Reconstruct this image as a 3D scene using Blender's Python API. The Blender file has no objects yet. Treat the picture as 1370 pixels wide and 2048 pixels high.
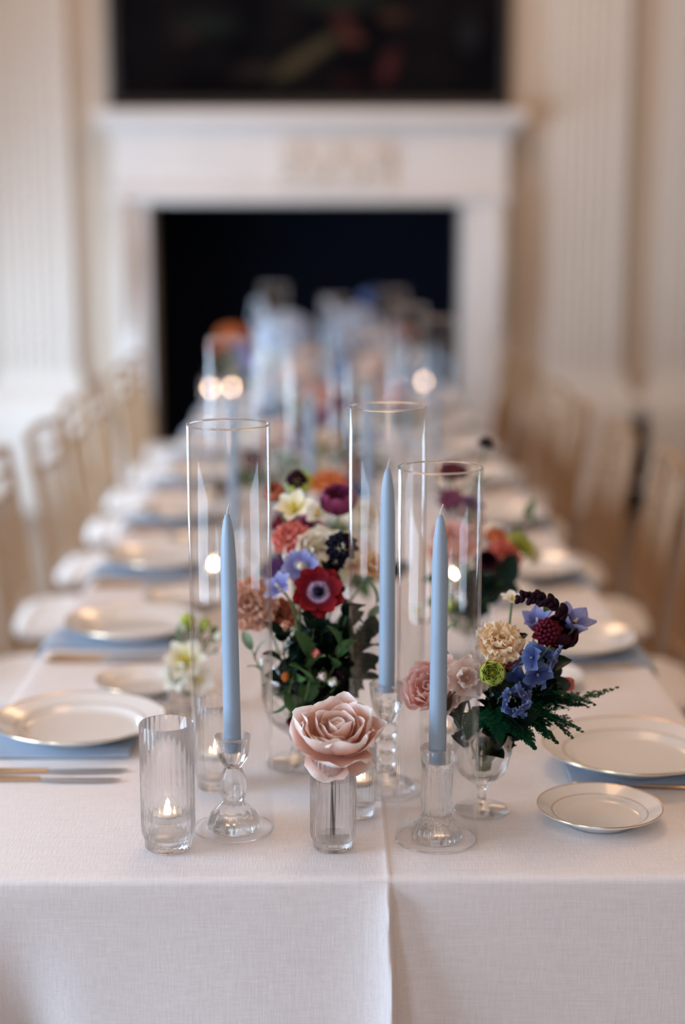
import bpy, math, random
from math import sin, cos, pi, radians, sqrt
from mathutils import Vector, Matrix, Quaternion

S = bpy.context.scene
COL = S.collection
random.seed(7)

# ------------------------------------------------------------------ camera
cd = bpy.data.cameras.new('camera')
cam = bpy.data.objects.new('camera', cd)
COL.objects.link(cam)
cam.location = (0.0, -1.826, 1.54)
cam.rotation_euler = (radians(90 - 10.5), 0, -0.00875)
cd.sensor_fit = 'VERTICAL'
cd.sensor_height = 36.0
cd.sensor_width = 24.08
cd.lens = 56.25                       # 3200 px focal length on a 2048 px high frame
cd.clip_start = 0.05
cd.dof.use_dof = True
cd.dof.focus_distance = 2.04
cd.dof.aperture_fstop = 1.30
S.camera = cam

# ------------------------------------------------------------------ exposure, sampling
S.view_settings.view_transform = 'Standard'
S.view_settings.look = 'None'
S.view_settings.exposure = 0.0
S.view_settings.gamma = 1.0
S.view_settings.use_curve_mapping = False
cy = S.cycles
cy.use_denoising = True
cy.max_bounces = 20
cy.diffuse_bounces = 5
cy.glossy_bounces = 6
cy.transmission_bounces = 20
cy.transparent_max_bounces = 64
cy.sample_clamp_indirect = 4.0
cy.blur_glossy = 0.5

# ------------------------------------------------------------------ world + window light
W = bpy.data.worlds.new('world')
S.world = W
W.use_nodes = True
bg = W.node_tree.nodes['Background']
bg.inputs[0].default_value = (0.80, 0.90, 1.0, 1)
bg.inputs[1].default_value = 0.5


def area_light(name, loc, rot, sx, sy, power, col):
    l = bpy.data.lights.new(name, 'AREA')
    l.shape = 'RECTANGLE'
    l.size, l.size_y = sx, sy
    l.energy = power
    l.color = col
    o = bpy.data.objects.new(name, l)
    o.location = loc
    o.rotation_euler = rot
    COL.objects.link(o)
    return o


# left wall windows: centre along the wall, sill, head, width, watts
LEFT_WINDOWS = [(-3.1, .8, 2.0, 1.2, 44), (-0.40, .8, 1.9, 1.3, 70), (3.6, .75, 1.75, 2.2, 90), (5.45, .25, 1.35, 1.1, 33)]
DAY = (0.58, 0.77, 1.0)
LAMP = (1.0, 0.59, 0.31)
for wy, z0, z1, ww, we in LEFT_WINDOWS:   # daylight through the windows of the left wall
    area_light('daylight', (-2.11, wy, (z0 + z1) / 2), (0, radians(-90), 0), z1 - z0, ww, we, DAY)
for wx in (-1.0,):                    # and through the window behind the camera
    area_light('daylight', (wx, -4.66, 1.45), (radians(90), 0, 0), 1.5, 1.9, 14, DAY)
for ly in (-2.4, 1.2, 4.6):           # chandeliers hanging out of the picture
    l = bpy.data.lights.new('chandelier_glow', 'POINT')
    l.energy, l.color, l.shadow_soft_size = 37, LAMP, 0.35
    o = bpy.data.objects.new('chandelier_glow', l)
    o.location = (0.1, ly, 3.3)
    COL.objects.link(o)

# ------------------------------------------------------------------ colour and node helpers


def lin(c):
    def f(u):
        u /= 255.0
        return u / 12.92 if u <= 0.04045 else ((u + 0.055) / 1.055) ** 2.4
    return (f(c[0]), f(c[1]), f(c[2]), 1.0)


def newmat(name):
    m = bpy.data.materials.new(name)
    m.use_nodes = True
    nt = m.node_tree
    nt.nodes.clear()
    out = nt.nodes.new('ShaderNodeOutputMaterial')
    return m, nt, out


def nd(nt, t, **kw):
    n = nt.nodes.new(t)
    for k, v in kw.items():
        if k.startswith('i_'):
            n.inputs[k[2:].replace('_', ' ')].default_value = v
        else:
            setattr(n, k, v)
    return n


def principled(name, col, rough=0.5, metal=0.0, spec=0.5, noise=0.0, nscale=20.0, bump=0.0, bscale=60.0, coat=0.0, sss=0.0, stretch=(1, 1, 1)):
    m, nt, out = newmat(name)
    p = nd(nt, 'ShaderNodeBsdfPrincipled')
    p.inputs['Roughness'].default_value = rough
    p.inputs['Metallic'].default_value = metal
    p.inputs['Specular IOR Level'].default_value = spec
    p.inputs['Coat Weight'].default_value = coat
    if sss:
        p.inputs['Subsurface Weight'].default_value = sss
        p.inputs['Subsurface Radius'].default_value = (0.012, 0.010, 0.010)
    p.inputs['Base Color'].default_value = col
    tc = nd(nt, 'ShaderNodeTexCoord')
    mp = nd(nt, 'ShaderNodeMapping')
    mp.inputs['Scale'].default_value = stretch
    nt.links.new(tc.outputs['Object'], mp.inputs['Vector'])
    if noise:
        n = nd(nt, 'ShaderNodeTexNoise')
        n.inputs['Scale'].default_value = nscale
        n.inputs['Detail'].default_value = 5
        nt.links.new(mp.outputs[0], n.inputs['Vector'])
        mx = nd(nt, 'ShaderNodeMix', data_type='RGBA')
        d = tuple(max(0, c * (1 - noise)) for c in col[:3]) + (1,)
        l = tuple(min(1, c * (1 + noise)) for c in col[:3]) + (1,)
        mx.inputs[6].default_value = d
        mx.inputs[7].default_value = l
        nt.links.new(n.outputs[0], mx.inputs[0])
        nt.links.new(mx.outputs[2], p.inputs['Base Color'])
    if bump:
        n = nd(nt, 'ShaderNodeTexNoise')
        n.inputs['Scale'].default_value = bscale
        n.inputs['Detail'].default_value = 4
        nt.links.new(mp.outputs[0], n.inputs['Vector'])
        b = nd(nt, 'ShaderNodeBump')
        b.inputs['Strength'].default_value = bump
        b.inputs['Distance'].default_value = 0.003
        nt.links.new(n.outputs[0], b.inputs['Height'])
        nt.links.new(b.outputs[0], p.inputs['Normal'])
    nt.links.new(p.outputs[0], out.inputs[0])
    return m


def linen_mat(name, col, amount=0.07):
    m, nt, out = newmat(name)
    p = nd(nt, 'ShaderNodeBsdfPrincipled')
    p.inputs['Roughness'].default_value = 0.85
    p.inputs['Specular IOR Level'].default_value = 0.2
    p.inputs['Sheen Weight'].default_value = 0.15
    tc = nd(nt, 'ShaderNodeTexCoord')

    def streak(sc, detail=3):
        mp = nd(nt, 'ShaderNodeMapping')
        mp.inputs['Scale'].default_value = sc
        nt.links.new(tc.outputs['Object'], mp.inputs['Vector'])
        n = nd(nt, 'ShaderNodeTexNoise')
        n.inputs['Scale'].default_value = 1.0
        n.inputs['Detail'].default_value = detail
        nt.links.new(mp.outputs[0], n.inputs['Vector'])
        return n
    a = streak((28, 620, 620))
    b = streak((620, 40, 40))
    add = nd(nt, 'ShaderNodeMath', operation='ADD')
    nt.links.new(a.outputs[0], add.inputs[0])
    nt.links.new(b.outputs[0], add.inputs[1])
    mr = nd(nt, 'ShaderNodeMapRange')
    mr.inputs['From Min'].default_value = 0.7
    mr.inputs['From Max'].default_value = 1.3
    nt.links.new(add.outputs[0], mr.inputs['Value'])
    mx = nd(nt, 'ShaderNodeMix', data_type='RGBA')
    mx.inputs[6].default_value = tuple(c * (1 - amount) for c in col[:3]) + (1,)
    mx.inputs[7].default_value = tuple(min(1, c * (1 + amount)) for c in col[:3]) + (1,)
    nt.links.new(mr.outputs[0], mx.inputs[0])
    # pale slubs: rare thick threads
    sl = streak((45, 480, 480), 2)
    sr = nd(nt, 'ShaderNodeMapRange')
    sr.inputs['From Min'].default_value = 0.70
    sr.inputs['From Max'].default_value = 0.78
    nt.links.new(sl.outputs[0], sr.inputs['Value'])
    m2 = nd(nt, 'ShaderNodeMix', data_type='RGBA')
    m2.inputs[7].default_value = tuple(min(1, c * 1.14) for c in col[:3]) + (1,)
    nt.links.new(sr.outputs[0], m2.inputs[0])
    nt.links.new(mx.outputs[2], m2.inputs[6])
    nt.links.new(m2.outputs[2], p.inputs['Base Color'])
    bp = nd(nt, 'ShaderNodeBump')
    bp.inputs['Strength'].default_value = 0.35
    bp.inputs['Distance'].default_value = 0.0008
    nt.links.new(add.outputs[0], bp.inputs['Height'])
    nt.links.new(bp.outputs[0], p.inputs['Normal'])
    nt.links.new(p.outputs[0], out.inputs[0])
    return m


def solid_glass(name, tint=(1, 1, 1, 1), ior=1.47, clear=0.25):
    # clear pressed glass; a share of straight transmission lets daylight reach what stands behind it
    m, nt, out = newmat(name)
    g = nd(nt, 'ShaderNodeBsdfGlass')
    g.inputs['Color'].default_value = tint
    g.inputs['IOR'].default_value = ior
    g.inputs['Roughness'].default_value = 0.0
    t = nd(nt, 'ShaderNodeBsdfTransparent')
    mx = nd(nt, 'ShaderNodeMixShader')
    mx.inputs[0].default_value = clear
    nt.links.new(g.outputs[0], mx.inputs[1])
    nt.links.new(t.outputs[0], mx.inputs[2])
    nt.links.new(mx.outputs[0], out.inputs[0])
    return m


def thin_glass(name):
    # thin-walled blown glass: clear face-on, mirror-like at grazing angles
    m, nt, out = newmat(name)
    lw = nd(nt, 'ShaderNodeLayerWeight')
    lw.inputs['Blend'].default_value = 0.5
    pw = nd(nt, 'ShaderNodeMath', operation='POWER')
    pw.inputs[1].default_value = 4.0
    nt.links.new(lw.outputs['Facing'], pw.inputs[0])
    ml = nd(nt, 'ShaderNodeMath', operation='MULTIPLY_ADD')
    ml.inputs[1].default_value = 0.5
    ml.inputs[2].default_value = 0.018
    nt.links.new(pw.outputs[0], ml.inputs[0])
    gl = nd(nt, 'ShaderNodeBsdfGlossy')
    gl.inputs['Roughness'].default_value = 0.07
    gl.inputs['Color'].default_value = (0.97, 0.98, 0.98, 1)
    t = nd(nt, 'ShaderNodeBsdfTransparent')
    t.inputs['Color'].default_value = (0.985, 0.985, 0.985, 1)
    mx = nd(nt, 'ShaderNodeMixShader')
    nt.links.new(ml.outputs[0], mx.inputs[0])
    nt.links.new(t.outputs[0], mx.inputs[1])
    nt.links.new(gl.outputs[0], mx.inputs[2])
    nt.links.new(mx.outputs[0], out.inputs[0])
    return m


def emission(name, col, strength):
    m, nt, out = newmat(name)
    e = nd(nt, 'ShaderNodeEmission')
    e.inputs[0].default_value = col
    e.inputs[1].default_value = strength
    nt.links.new(e.outputs[0], out.inputs[0])
    return m


_PM = {}


def petal_mat(key, stops, trans=0.35, rough=0.6):
    """petal colour running from base (0) to tip (1), some light shining through"""
    if key in _PM:
        return _PM[key]
    m, nt, out = newmat('petal ' + key)
    at = nd(nt, 'ShaderNodeAttribute', attribute_name='t')
    cr = nd(nt, 'ShaderNodeValToRGB')
    el = cr.color_ramp.elements
    el[0].position, el[0].color = stops[0][0], lin(stops[0][1])
    el[1].position, el[1].color = stops[-1][0], lin(stops[-1][1])
    for p_, c_ in stops[1:-1]:
        e = el.new(p_)
        e.color = lin(c_)
    nt.links.new(at.outputs['Fac'], cr.inputs[0])
    tc = nd(nt, 'ShaderNodeTexCoord')
    n = nd(nt, 'ShaderNodeTexNoise')
    n.inputs['Scale'].default_value = 120
    nt.links.new(tc.outputs['Object'], n.inputs['Vector'])
    hv = nd(nt, 'ShaderNodeHueSaturation')
    mr = nd(nt, 'ShaderNodeMapRange')
    mr.inputs['To Min'].default_value = 0.88
    mr.inputs['To Max'].default_value = 1.12
    nt.links.new(n.outputs[0], mr.inputs['Value'])
    nt.links.new(mr.outputs[0], hv.inputs['Value'])
    nt.links.new(cr.outputs[0], hv.inputs['Color'])
    p = nd(nt, 'ShaderNodeBsdfPrincipled')
    p.inputs['Roughness'].default_value = rough
    p.inputs['Specular IOR Level'].default_value = 0.15
    t = nd(nt, 'ShaderNodeBsdfTranslucent')
    nt.links.new(hv.outputs[0], p.inputs['Base Color'])
    nt.links.new(hv.outputs[0], t.inputs['Color'])
    mx = nd(nt, 'ShaderNodeMixShader')
    mx.inputs[0].default_value = trans
    nt.links.new(p.outputs[0], mx.inputs[1])
    nt.links.new(t.outputs[0], mx.inputs[2])
    nt.links.new(mx.outputs[0], out.inputs[0])
    _PM[key] = m
    return m


# ------------------------------------------------------------------ materials
M_LINEN = linen_mat('linen cloth', (0.78, 0.735, 0.725, 1))
M_NAPKIN = linen_mat('dusty blue linen', lin((154, 168, 186)), 0.05)
M_WALL = principled('cream painted plaster', (0.60, 0.50, 0.40, 1), 0.6, noise=0.04, nscale=3)
M_PIL = principled('ivory painted woodwork', (0.74, 0.68, 0.61, 1), 0.5, noise=0.03, nscale=4)
M_MARBLE = principled('pale stone', (0.75, 0.70, 0.66, 1), 0.45, noise=0.07, nscale=5)
M_CARVE = principled('aged carved stone', (0.68, 0.60, 0.53, 1), 0.6, noise=0.12, nscale=14)
M_SOOT = principled('sooted firebrick', (0.004, 0.006, 0.013, 1), 0.9, noise=0.4, nscale=12, spec=0.1)
M_FLOOR = principled('brown oak boards', (0.20, 0.115, 0.065, 1), 0.35, noise=0.25, nscale=3, stretch=(8, 0.7, 1))
M_CEIL = principled('ceiling plaster', (0.8, 0.75, 0.68, 1), 0.8, noise=0.02)
M_FRAME = principled('dark picture frame', (0.012, 0.010, 0.012, 1), 0.5, noise=0.2)
M_GOLDCHAIR = principled('gold painted wood', (0.42, 0.265, 0.145, 1), 0.4, metal=0.15, noise=0.15, nscale=30)
M_CUSHION = principled('ivory cushion cloth', (0.82, 0.78, 0.74, 1), 0.8, noise=0.03, bump=0.2, bscale=300)
M_PORC = principled('white porcelain', (0.80, 0.77, 0.735, 1), 0.18, coat=0.4, noise=0.015)
M_GILT = principled('gilt band', (0.72, 0.54, 0.35, 1), 0.25, metal=1.0, noise=0.05)
M_TAUPE = principled('taupe enamel line', (0.50, 0.42, 0.35, 1), 0.3, coat=0.3)
M_STEEL = principled('steel blade', (0.55, 0.53, 0.52, 1), 0.22, metal=1.0, noise=0.04)
M_WAXBLUE = principled('dusty blue wax', lin((155, 178, 199)), 0.42, sss=0.25, noise=0.03, nscale=40)
M_WAXWHITE = principled('white wax', (0.85, 0.80, 0.70, 1), 0.5, sss=0.3, noise=0.02)
M_WICK = principled('cotton wick', (0.62, 0.60, 0.58, 1), 0.9, noise=0.1)
M_WICKDARK = principled('burnt wick', (0.03, 0.02, 0.02, 1), 0.9, noise=0.1)
M_TUBE = thin_glass('blown glass')
M_GLASS = solid_glass('pressed glass')
M_RIBBED = solid_glass('ribbed glass', clear=0.18)
M_PLAIN = solid_glass('plain clear glass', clear=0.65)
M_WATER = solid_glass('water', ior=1.333, clear=0.35)
M_FLAME = emission('candle flame', (1.0, 0.64, 0.42, 1), 75)
M_STEM = principled('flower stem', lin((92, 112, 62)), 0.6, noise=0.15, nscale=60)
M_DARKSTEM = principled('dark stem', lin((58, 48, 44)), 0.6, noise=0.15, nscale=60)
M_LEAF = petal_mat('dark leaf', [(0, (12, 26, 20)), (1, (20, 44, 32))], 0.15, 0.4)
M_LEAF2 = petal_mat('mid leaf', [(0, (52, 82, 48)), (1, (84, 116, 66))], 0.2, 0.45)
M_LEAF3 = petal_mat('sage leaf', [(0, (104, 132, 106)), (1, (146, 168, 136))], 0.2, 0.5)
M_FERN = petal_mat('fern', [(0, (14, 58, 38)), (1, (24, 92, 62))], 0.2, 0.5)


# ------------------------------------------------------------------ mesh building
class MB:
    def __init__(s):
        s.v, s.f, s.t = [], [], []

    def add(s, verts, faces, M=None, t=None):
        b = len(s.v)
        if M is not None:
            verts = [M @ Vector(p) for p in verts]
        s.v.extend([tuple(p) for p in verts])
        s.f.extend([tuple(b + i for i in q) for q in faces])
        s.t.extend(t if t is not None else [0.5] * len(verts))
        return s

    def box(s, c, d, M=None):
        x, y, z = (k / 2 for k in d)
        vs = [(c[0] + i * x, c[1] + j * y, c[2] + k * z) for i in (-1, 1) for j in (-1, 1) for k in (-1, 1)]
        fs = [(0, 1, 3, 2), (4, 6, 7, 5), (0, 4, 5, 1), (2, 3, 7, 6), (0, 2, 6, 4), (1, 5, 7, 3)]
        return s.add(vs, fs, M)

    def lathe(s, prof, n=32, M=None, rmod=None):
        vs, fs, rows = [], [], []
        for k, (r, z) in enumerate(prof):
            if r < 1e-6:
                rows.append([len(vs)])
                vs.append((0, 0, z))
            else:
                row = []
                for i in range(n):
                    a = 2 * pi * i / n
                    rr = r * (rmod(a, k) if rmod else 1)
                    row.append(len(vs))
                    vs.append((rr * cos(a), rr * sin(a), z))
                rows.append(row)
        for A, B in zip(rows, rows[1:]):
            if len(A) == 1 and len(B) == 1:
                continue
            for i in range(n):
                j = (i + 1) % n
                if len(A) == 1:
                    fs.append((A[0], B[j], B[i]))
                elif len(B) == 1:
                    fs.append((A[i], A[j], B[0]))
                else:
                    fs.append((A[i], A[j], B[j], B[i]))
        return s.add(vs, fs, M)

    def tube(s, pts, rads, n=8, M=None):
        pts = [Vector(p) for p in pts]
        if not isinstance(rads, (list, tuple)):
            rads = [rads] * len(pts)
        vs, fs = [], []
        up = Vector((0, 0, 1))
        prev = None
        for i, p in enumerate(pts):
            d = (pts[min(i + 1, len(pts) - 1)] - pts[max(i - 1, 0)]).normalized()
            if prev is None:
                a = d.cross(up)
                if a.length < 1e-4:
                    a = d.cross(Vector((1, 0, 0)))
                a.normalize()
            else:
                a = (prev - d * prev.dot(d)).normalized()
            prev = a
            b = d.cross(a)
            for k in range(n):
                w = 2 * pi * k / n
                vs.append(p + (a * cos(w) + b * sin(w)) * rads[i])
        for i in range(len(pts) - 1):
            for k in range(n):
                l = (k + 1) % n
                fs.append((i * n + k, i * n + l, (i + 1) * n + l, (i + 1) * n + k))
        fs.append(tuple(range(n - 1, -1, -1)))
        e = (len(pts) - 1) * n
        fs.append(tuple(e + k for k in range(n)))
        return s.add(vs, fs, M)

    def blob(s, c, r, nu=10, nv=6, M=None, t=None):
        vs, fs = [], []
        for j in range(nv + 1):
            b = -pi / 2 + pi * j / nv
            for i in range(nu):
                a = 2 * pi * i / nu
                vs.append((c[0] + r[0] * cos(b) * cos(a), c[1] + r[1] * cos(b) * sin(a), c[2] + r[2] * sin(b)))
        for j in range(nv):
            for i in range(nu):
                k = (i + 1) % nu
                fs.append((j * nu + i, j * nu + k, (j + 1) * nu + k, (j + 1) * nu + i))
        return s.add(vs, fs, M, t)

    def loft(s, rects):
        """rectangles (z, x0, x1, y0, y1) joined upwards"""
        vs, fs = [], []
        for z, x0, x1, y0, y1 in rects:
            vs += [(x0, y0, z), (x1, y0, z), (x1, y1, z), (x0, y1, z)]
        for i in range(len(rects) - 1):
            for k in range(4):
                l = (k + 1) % 4
                fs.append((i * 4 + k, i * 4 + l, i * 4 + 4 + l, i * 4 + 4 + k))
        fs.append((3, 2, 1, 0))
        e = (len(rects) - 1) * 4
        fs.append((e, e + 1, e + 2, e + 3))
        return s.add(vs, fs)

    def mesh(s, name, mat, smooth=True, angle=40):
        me = bpy.data.meshes.new(name)
        me.from_pydata(s.v, [], s.f)
        a = me.attributes.new('t', 'FLOAT', 'POINT')
        a.data.foreach_set('value', s.t)
        me.materials.append(mat)
        if smooth:
            me.polygons.foreach_set('use_smooth', [True] * len(me.polygons))
            me.set_sharp_from_angle(angle=radians(angle))
        me.update()
        return me

    def build(s, name, mat, parent=None, smooth=True, angle=40):
        return put(name, s.mesh(name, mat, smooth, angle), parent)


def put(name, me, parent=None, M=None):
    o = bpy.data.objects.new(name, me)
    COL.objects.link(o)
    if parent:
        o.parent = parent
    if M is not None:
        o.matrix_local = M
    return o


def tag(o, label=None, cat=None, group=None, kind=None):
    if label:
        o['label'] = label
    if cat:
        o['category'] = cat
    if group:
        o['group'] = group
    if kind:
        o['kind'] = kind
    return o


def thing(name, label, cat, loc=(0, 0, 0), rot=(0, 0, 0), group=None):
    o = bpy.data.objects.new(name, None)
    o.empty_display_size = 0.05
    COL.objects.link(o)
    o.location = loc
    o.rotation_euler = rot
    return tag(o, label, cat, group)


KIDS = {}


def dup(root, loc=None, rot=None, label=None, group=None):
    def cp(o, par):
        c = o.copy()
        COL.objects.link(c)
        if par:
            c.parent = par
        for ch in o.children:
            cp(ch, c)
        return c
    r = cp(root, None)
    if loc is not None:
        r.location = loc
    if rot is not None:
        r.rotation_euler = rot
    if label:
        r['label'] = label
    if group:
        r['group'] = group
    return r


def struct(name, mb, mat, parent=None, smooth=False, angle=40):
    o = mb.build(name, mat, parent, smooth, angle)
    if parent is None:
        o['kind'] = 'structure'
    return o


ORD = ['nearest', 'second', 'third', 'fourth', 'fifth', 'sixth', 'seventh', 'eighth', 'ninth', 'tenth', 'eleventh', 'twelfth']

# ------------------------------------------------------------------ room shell
XL, XR, YF, YB, H = -2.15, 3.3, -4.7, 6.7, 4.2
T = 0.15
struct('floor', MB().box(((XL + XR) / 2, 1.2, -0.05), (XR - XL + .4, 13.0, 0.1)), M_FLOOR)
struct('ceiling', MB().box(((XL + XR) / 2, 1.2, H + 0.05), (XR - XL + .4, 13.0, 0.1)), M_CEIL)
struct('wall_right', MB().box((XR + T / 2, 1.0, H / 2), (T, 11.7, H)), M_WALL)


def wall_with_windows(name, along, c, lo, hi, windows):
    mb = MB()

    def bx(a, b, z0, z1):
        if along == 'y':
            mb.box((c, (a + b) / 2, (z0 + z1) / 2), (T, b - a, z1 - z0))
        else:
            mb.box(((a + b) / 2, c, (z0 + z1) / 2), (b - a, T, z1 - z0))
    at_ = lo
    for q, zlo, zhi, w, _ in windows:
        bx(at_, q - w / 2, 0, H)
        bx(q - w / 2, q + w / 2, 0, zlo)
        bx(q - w / 2, q + w / 2, zhi, H)
        at_ = q + w / 2
    bx(at_, hi, 0, H)
    struct(name, mb, M_WALL)


FRONT_WINDOWS = [(-1.0, .5, 2.4, 1.5, 0)]
wall_with_windows('wall_left', 'y', XL - T / 2, YF, YB + .1, LEFT_WINDOWS)
wall_with_windows('wall_front', 'x', YF - T / 2, XL - .1, XR + .1, FRONT_WINDOWS)
wn = 0
for along, lst in (('y', LEFT_WINDOWS), ('x', FRONT_WINDOWS)):
    for q, z0, z1, w, _ in lst:
        wn += 1
        mb = MB()
        zc, hh = (z0 + z1) / 2, z1 - z0
        for a in (-w / 2 + .025, w / 2 - .025):
            mb.box((XL - .1, q + a, zc) if along == 'y' else (q + a, YF - .1, zc), (.05, .05, hh))
        for z in (z0 + .025, zc, z1 - .025):
            mb.box((XL - .1, q, z) if along == 'y' else (q, YF - .1, z), (.05, w, .05) if along == 'y' else (w, .05, .05))
        struct('window_%d' % wn, mb, M_PIL)

# fireplace wall with its opening
FX = -0.095                                     # axis of the chimney breast
OX0, OX1, OZ = -0.93, 0.70, 1.607
mb = MB()
for a, b, z0, z1 in ((XL - .1, OX0, 0, H), (OX1, XR + .1, 0, H), (OX0, OX1, OZ, H)):
    mb.box(((a + b) / 2, YB + .1, (z0 + z1) / 2), (b - a, .2, z1 - z0))
struct('wall_back', mb, M_WALL)
mb = MB()
mb.box((2.15, YB - .012, .09), (2.3, .024, .18))
struct('baseboard_right', mb, M_PIL)
mb = MB()
mb.box((-1.62, YB - .012, .09), (1.05, .024, .18))
struct('baseboard_left', mb, M_PIL)


def pilaster(name, x0, x1):
    """fluted pilaster on a flared pedestal, standing 0.10 m proud of the wall"""
    y1, d = YB, 0.10
    w = x1 - x0
    nfl = 7
    pts = [(x0, y1), (x0, y1 - d)]
    m = w * 0.07
    fw_ = (w - 2 * m) / nfl
    for i in range(nfl):
        a = x0 + m + i * fw_
        g = fw_ * 0.72
        s0 = a + (fw_ - g) / 2
        for k in range(7):
            th = pi * k / 6
            pts.append((s0 + g / 2 - g / 2 * cos(th), y1 - d + g * 0.55 * sin(th)))
    pts += [(x1, y1 - d), (x1, y1)]
    n = len(pts)
    vs = [(x, y, 0.74) for x, y in pts] + [(x, y, H) for x, y in pts]
    fs = [(i, (i + 1) % n, n + (i + 1) % n, n + i) for i in range(n)]
    root = MB().add(vs, fs).build(name, M_PIL, None, True, 50)
    root['kind'] = 'structure'
    rows = []
    for z, e in ((0, .17), (.13, .17), (.15, .145), (.50, .145), (.53, .135), (.56, .12), (.60, .085), (.64, .05), (.68, .025), (.72, .02), (.74, .018)):
        rows.append((z, x0 - e, x1 + e, y1 - d - e * .7, y1))
    MB().loft(rows).build('pedestal', M_PIL, root, True, 35)
    return root


pilaster('trim_1', -1.73, -1.33)
pilaster('trim_2', 1.141, 1.537)
pilaster('trim_3', 1.735, 2.13)

# fireplace
fp = thing('fireplace', 'pale carved stone fireplace with a wide black opening on the far wall', 'fireplace', (0, 0, 0))
JL0, JR1, YJ = -1.10, 0.925, YB - 0.16
for a, b in ((JL0, OX0), (OX1, JR1)):
    mb = MB()
    mb.box(((a + b) / 2, (YJ + YB) / 2, .80), (b - a, YB - YJ, 1.60))
    mb.box(((a + b) / 2, YJ - .02, .10), (b - a + .04, .06, .20))
    mb.box(((a + b) / 2, YJ - .012, .92), (b - a - .09, .03, 1.15))
    j = mb.build('jamb', M_MARBLE, fp, False)
    # carved console running down the outer edge of the jamb
    c = a + .05 if a < 0 else b - .05
    prof = [(.14 * k / 1.0, 0) for k in range(2)]
    pts = [(c, YJ - .03 - .05 * sin(pi * k / 10) ** 2, 1.60 - .65 * k / 10) for k in range(11)]
    MB().tube(pts, [.045 - .02 * k / 10 for k in range(11)], 8).build('console', M_CARVE, fp)
MB().box((FX, (YJ + YB) / 2, 1.775), (JR1 - JL0, YB - YJ, .345)).build('frieze', M_MARBLE, fp, False)
mb = MB()
mb.box((FX, YJ - .015, 1.64), (JR1 - JL0 + .02, .05, .05))
mb.build('frieze_moulding', M_MARBLE, fp, False)
rows = []
for z, e, d in ((1.935, .0, .0), (1.955, .03, .02), (1.975, .035, .05), (2.0, .07, .10), (2.012, .075, .13), (2.055, .075, .13), (2.062, .07, .125)):
    rows.append((z, JL0 - e, JR1 + e, YJ - d, YB))
MB().loft(rows).build('mantel_shelf', M_MARBLE, fp, False)
panel = MB().box((.03, YJ - .012, 1.795), (.58, .03, .24)).build('carved_panel', M_CARVE, fp, False)
for k in range(9):
    a = k * 2.4
    mb = MB()
    x = .03 + (k - 4) * .062
    mb.blob((x, YJ - .03, 1.795 + .05 * sin(k * 1.9)), (.034, .022, .05 + .02 * (k % 2)), 8, 5)
    mb.blob((x + .02, YJ - .03, 1.77 - .03 * sin(k * 1.4)), (.022, .018, .03), 8, 5)
    mb.build('carved_leaf', M_CARVE, panel)
mb = MB()
D = .75
for c, d in (((OX0 - .03, YB + .2 + D / 2, .8), (.06, D, 1.6)), ((OX1 + .03, YB + .2 + D / 2, .8), (.06, D, 1.6)),
             (((OX0 + OX1) / 2, YB + .2 + D, .9), (OX1 - OX0 + .2, .06, 1.8)), (((OX0 + OX1) / 2, YB + .2 + D / 2, OZ + .03), (OX1 - OX0 + .2, D, .06)),
             (((OX0 + OX1) / 2, YB + .1 + D / 2, .012), (OX1 - OX0, D + .2, .02))):
    mb.box(c, d)
mb.build('firebox', M_SOOT, fp, False)

# painting above the shelf
m, nt, out = newmat('old oil paint')
p = nd(nt, 'ShaderNodeBsdfPrincipled')
p.inputs['Roughness'].default_value = 0.8
p.inputs['Specular IOR Level'].default_value = 0.03
tc = nd(nt, 'ShaderNodeTexCoord')
ns = nd(nt, 'ShaderNodeTexNoise')
ns.inputs['Scale'].default_value = 3.0
ns.inputs['Detail'].default_value = 4
nt.links.new(tc.outputs['Object'], ns.inputs['Vector'])
cr = nd(nt, 'ShaderNodeValToRGB')
e = cr.color_ramp.elements
e[0].position, e[0].color = .35, lin((7, 8, 13))
e[1].position, e[1].color = .75, lin((26, 23, 25))
nt.links.new(ns.outputs[0], cr.inputs[0])
last = cr.outputs[0]
for (cx, cz, rx, rz, ang, col) in ((-.16, 2.31, .26, .075, .55, (112, 104, 74)), (-.02, 2.40, .16, .07, .5, (98, 92, 70)), (-.38, 2.27, .20, .06, .2, (70, 60, 54)), (.08, 2.50, .11, .14, .2, (92, 52, 48)),
                               (.13, 2.43, .10, .06, 0, (122, 74, 62)), (.31, 2.29, .07, .17, -.4, (112, 56, 56)), (.33, 2.54, .13, .06, 0, (96, 70, 52)), (.72, 2.45, .11, .16, .1, (50, 52, 54)),
                               (-.62, 2.50, .28, .10, 0, (40, 52, 46)), (.06, 2.62, .4, .10, 0, (52, 62, 50)), (-.72, 2.44, .1, .07, .3, (66, 50, 48)), (.1, 2.22, .14, .06, 0, (60, 30, 32))):
    mp = nd(nt, 'ShaderNodeMapping', vector_type='TEXTURE')
    mp.inputs['Location'].default_value = (cx, 0, cz)
    mp.inputs['Rotation'].default_value = (0, -ang, 0)
    mp.inputs['Scale'].default_value = (rx, 10, rz)
    nt.links.new(tc.outputs['Object'], mp.inputs['Vector'])
    gr = nd(nt, 'ShaderNodeTexGradient', gradient_type='SPHERICAL')
    nt.links.new(mp.outputs[0], gr.inputs[0])
    mul = nd(nt, 'ShaderNodeMath', operation='MULTIPLY', use_clamp=True)
    nt.links.new(gr.outputs['Fac'], mul.inputs[0])
    mul.inputs[1].default_value = 1.3
    mx = nd(nt, 'ShaderNodeMix', data_type='RGBA')
    mx.inputs[7].default_value = lin(tuple(int(c * .95) for c in col))
    nt.links.new(mul.outputs[0], mx.inputs[0])
    nt.links.new(last, mx.inputs[6])
    last = mx.outputs[2]
nt.links.new(last, p.inputs['Base Color'])
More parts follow.
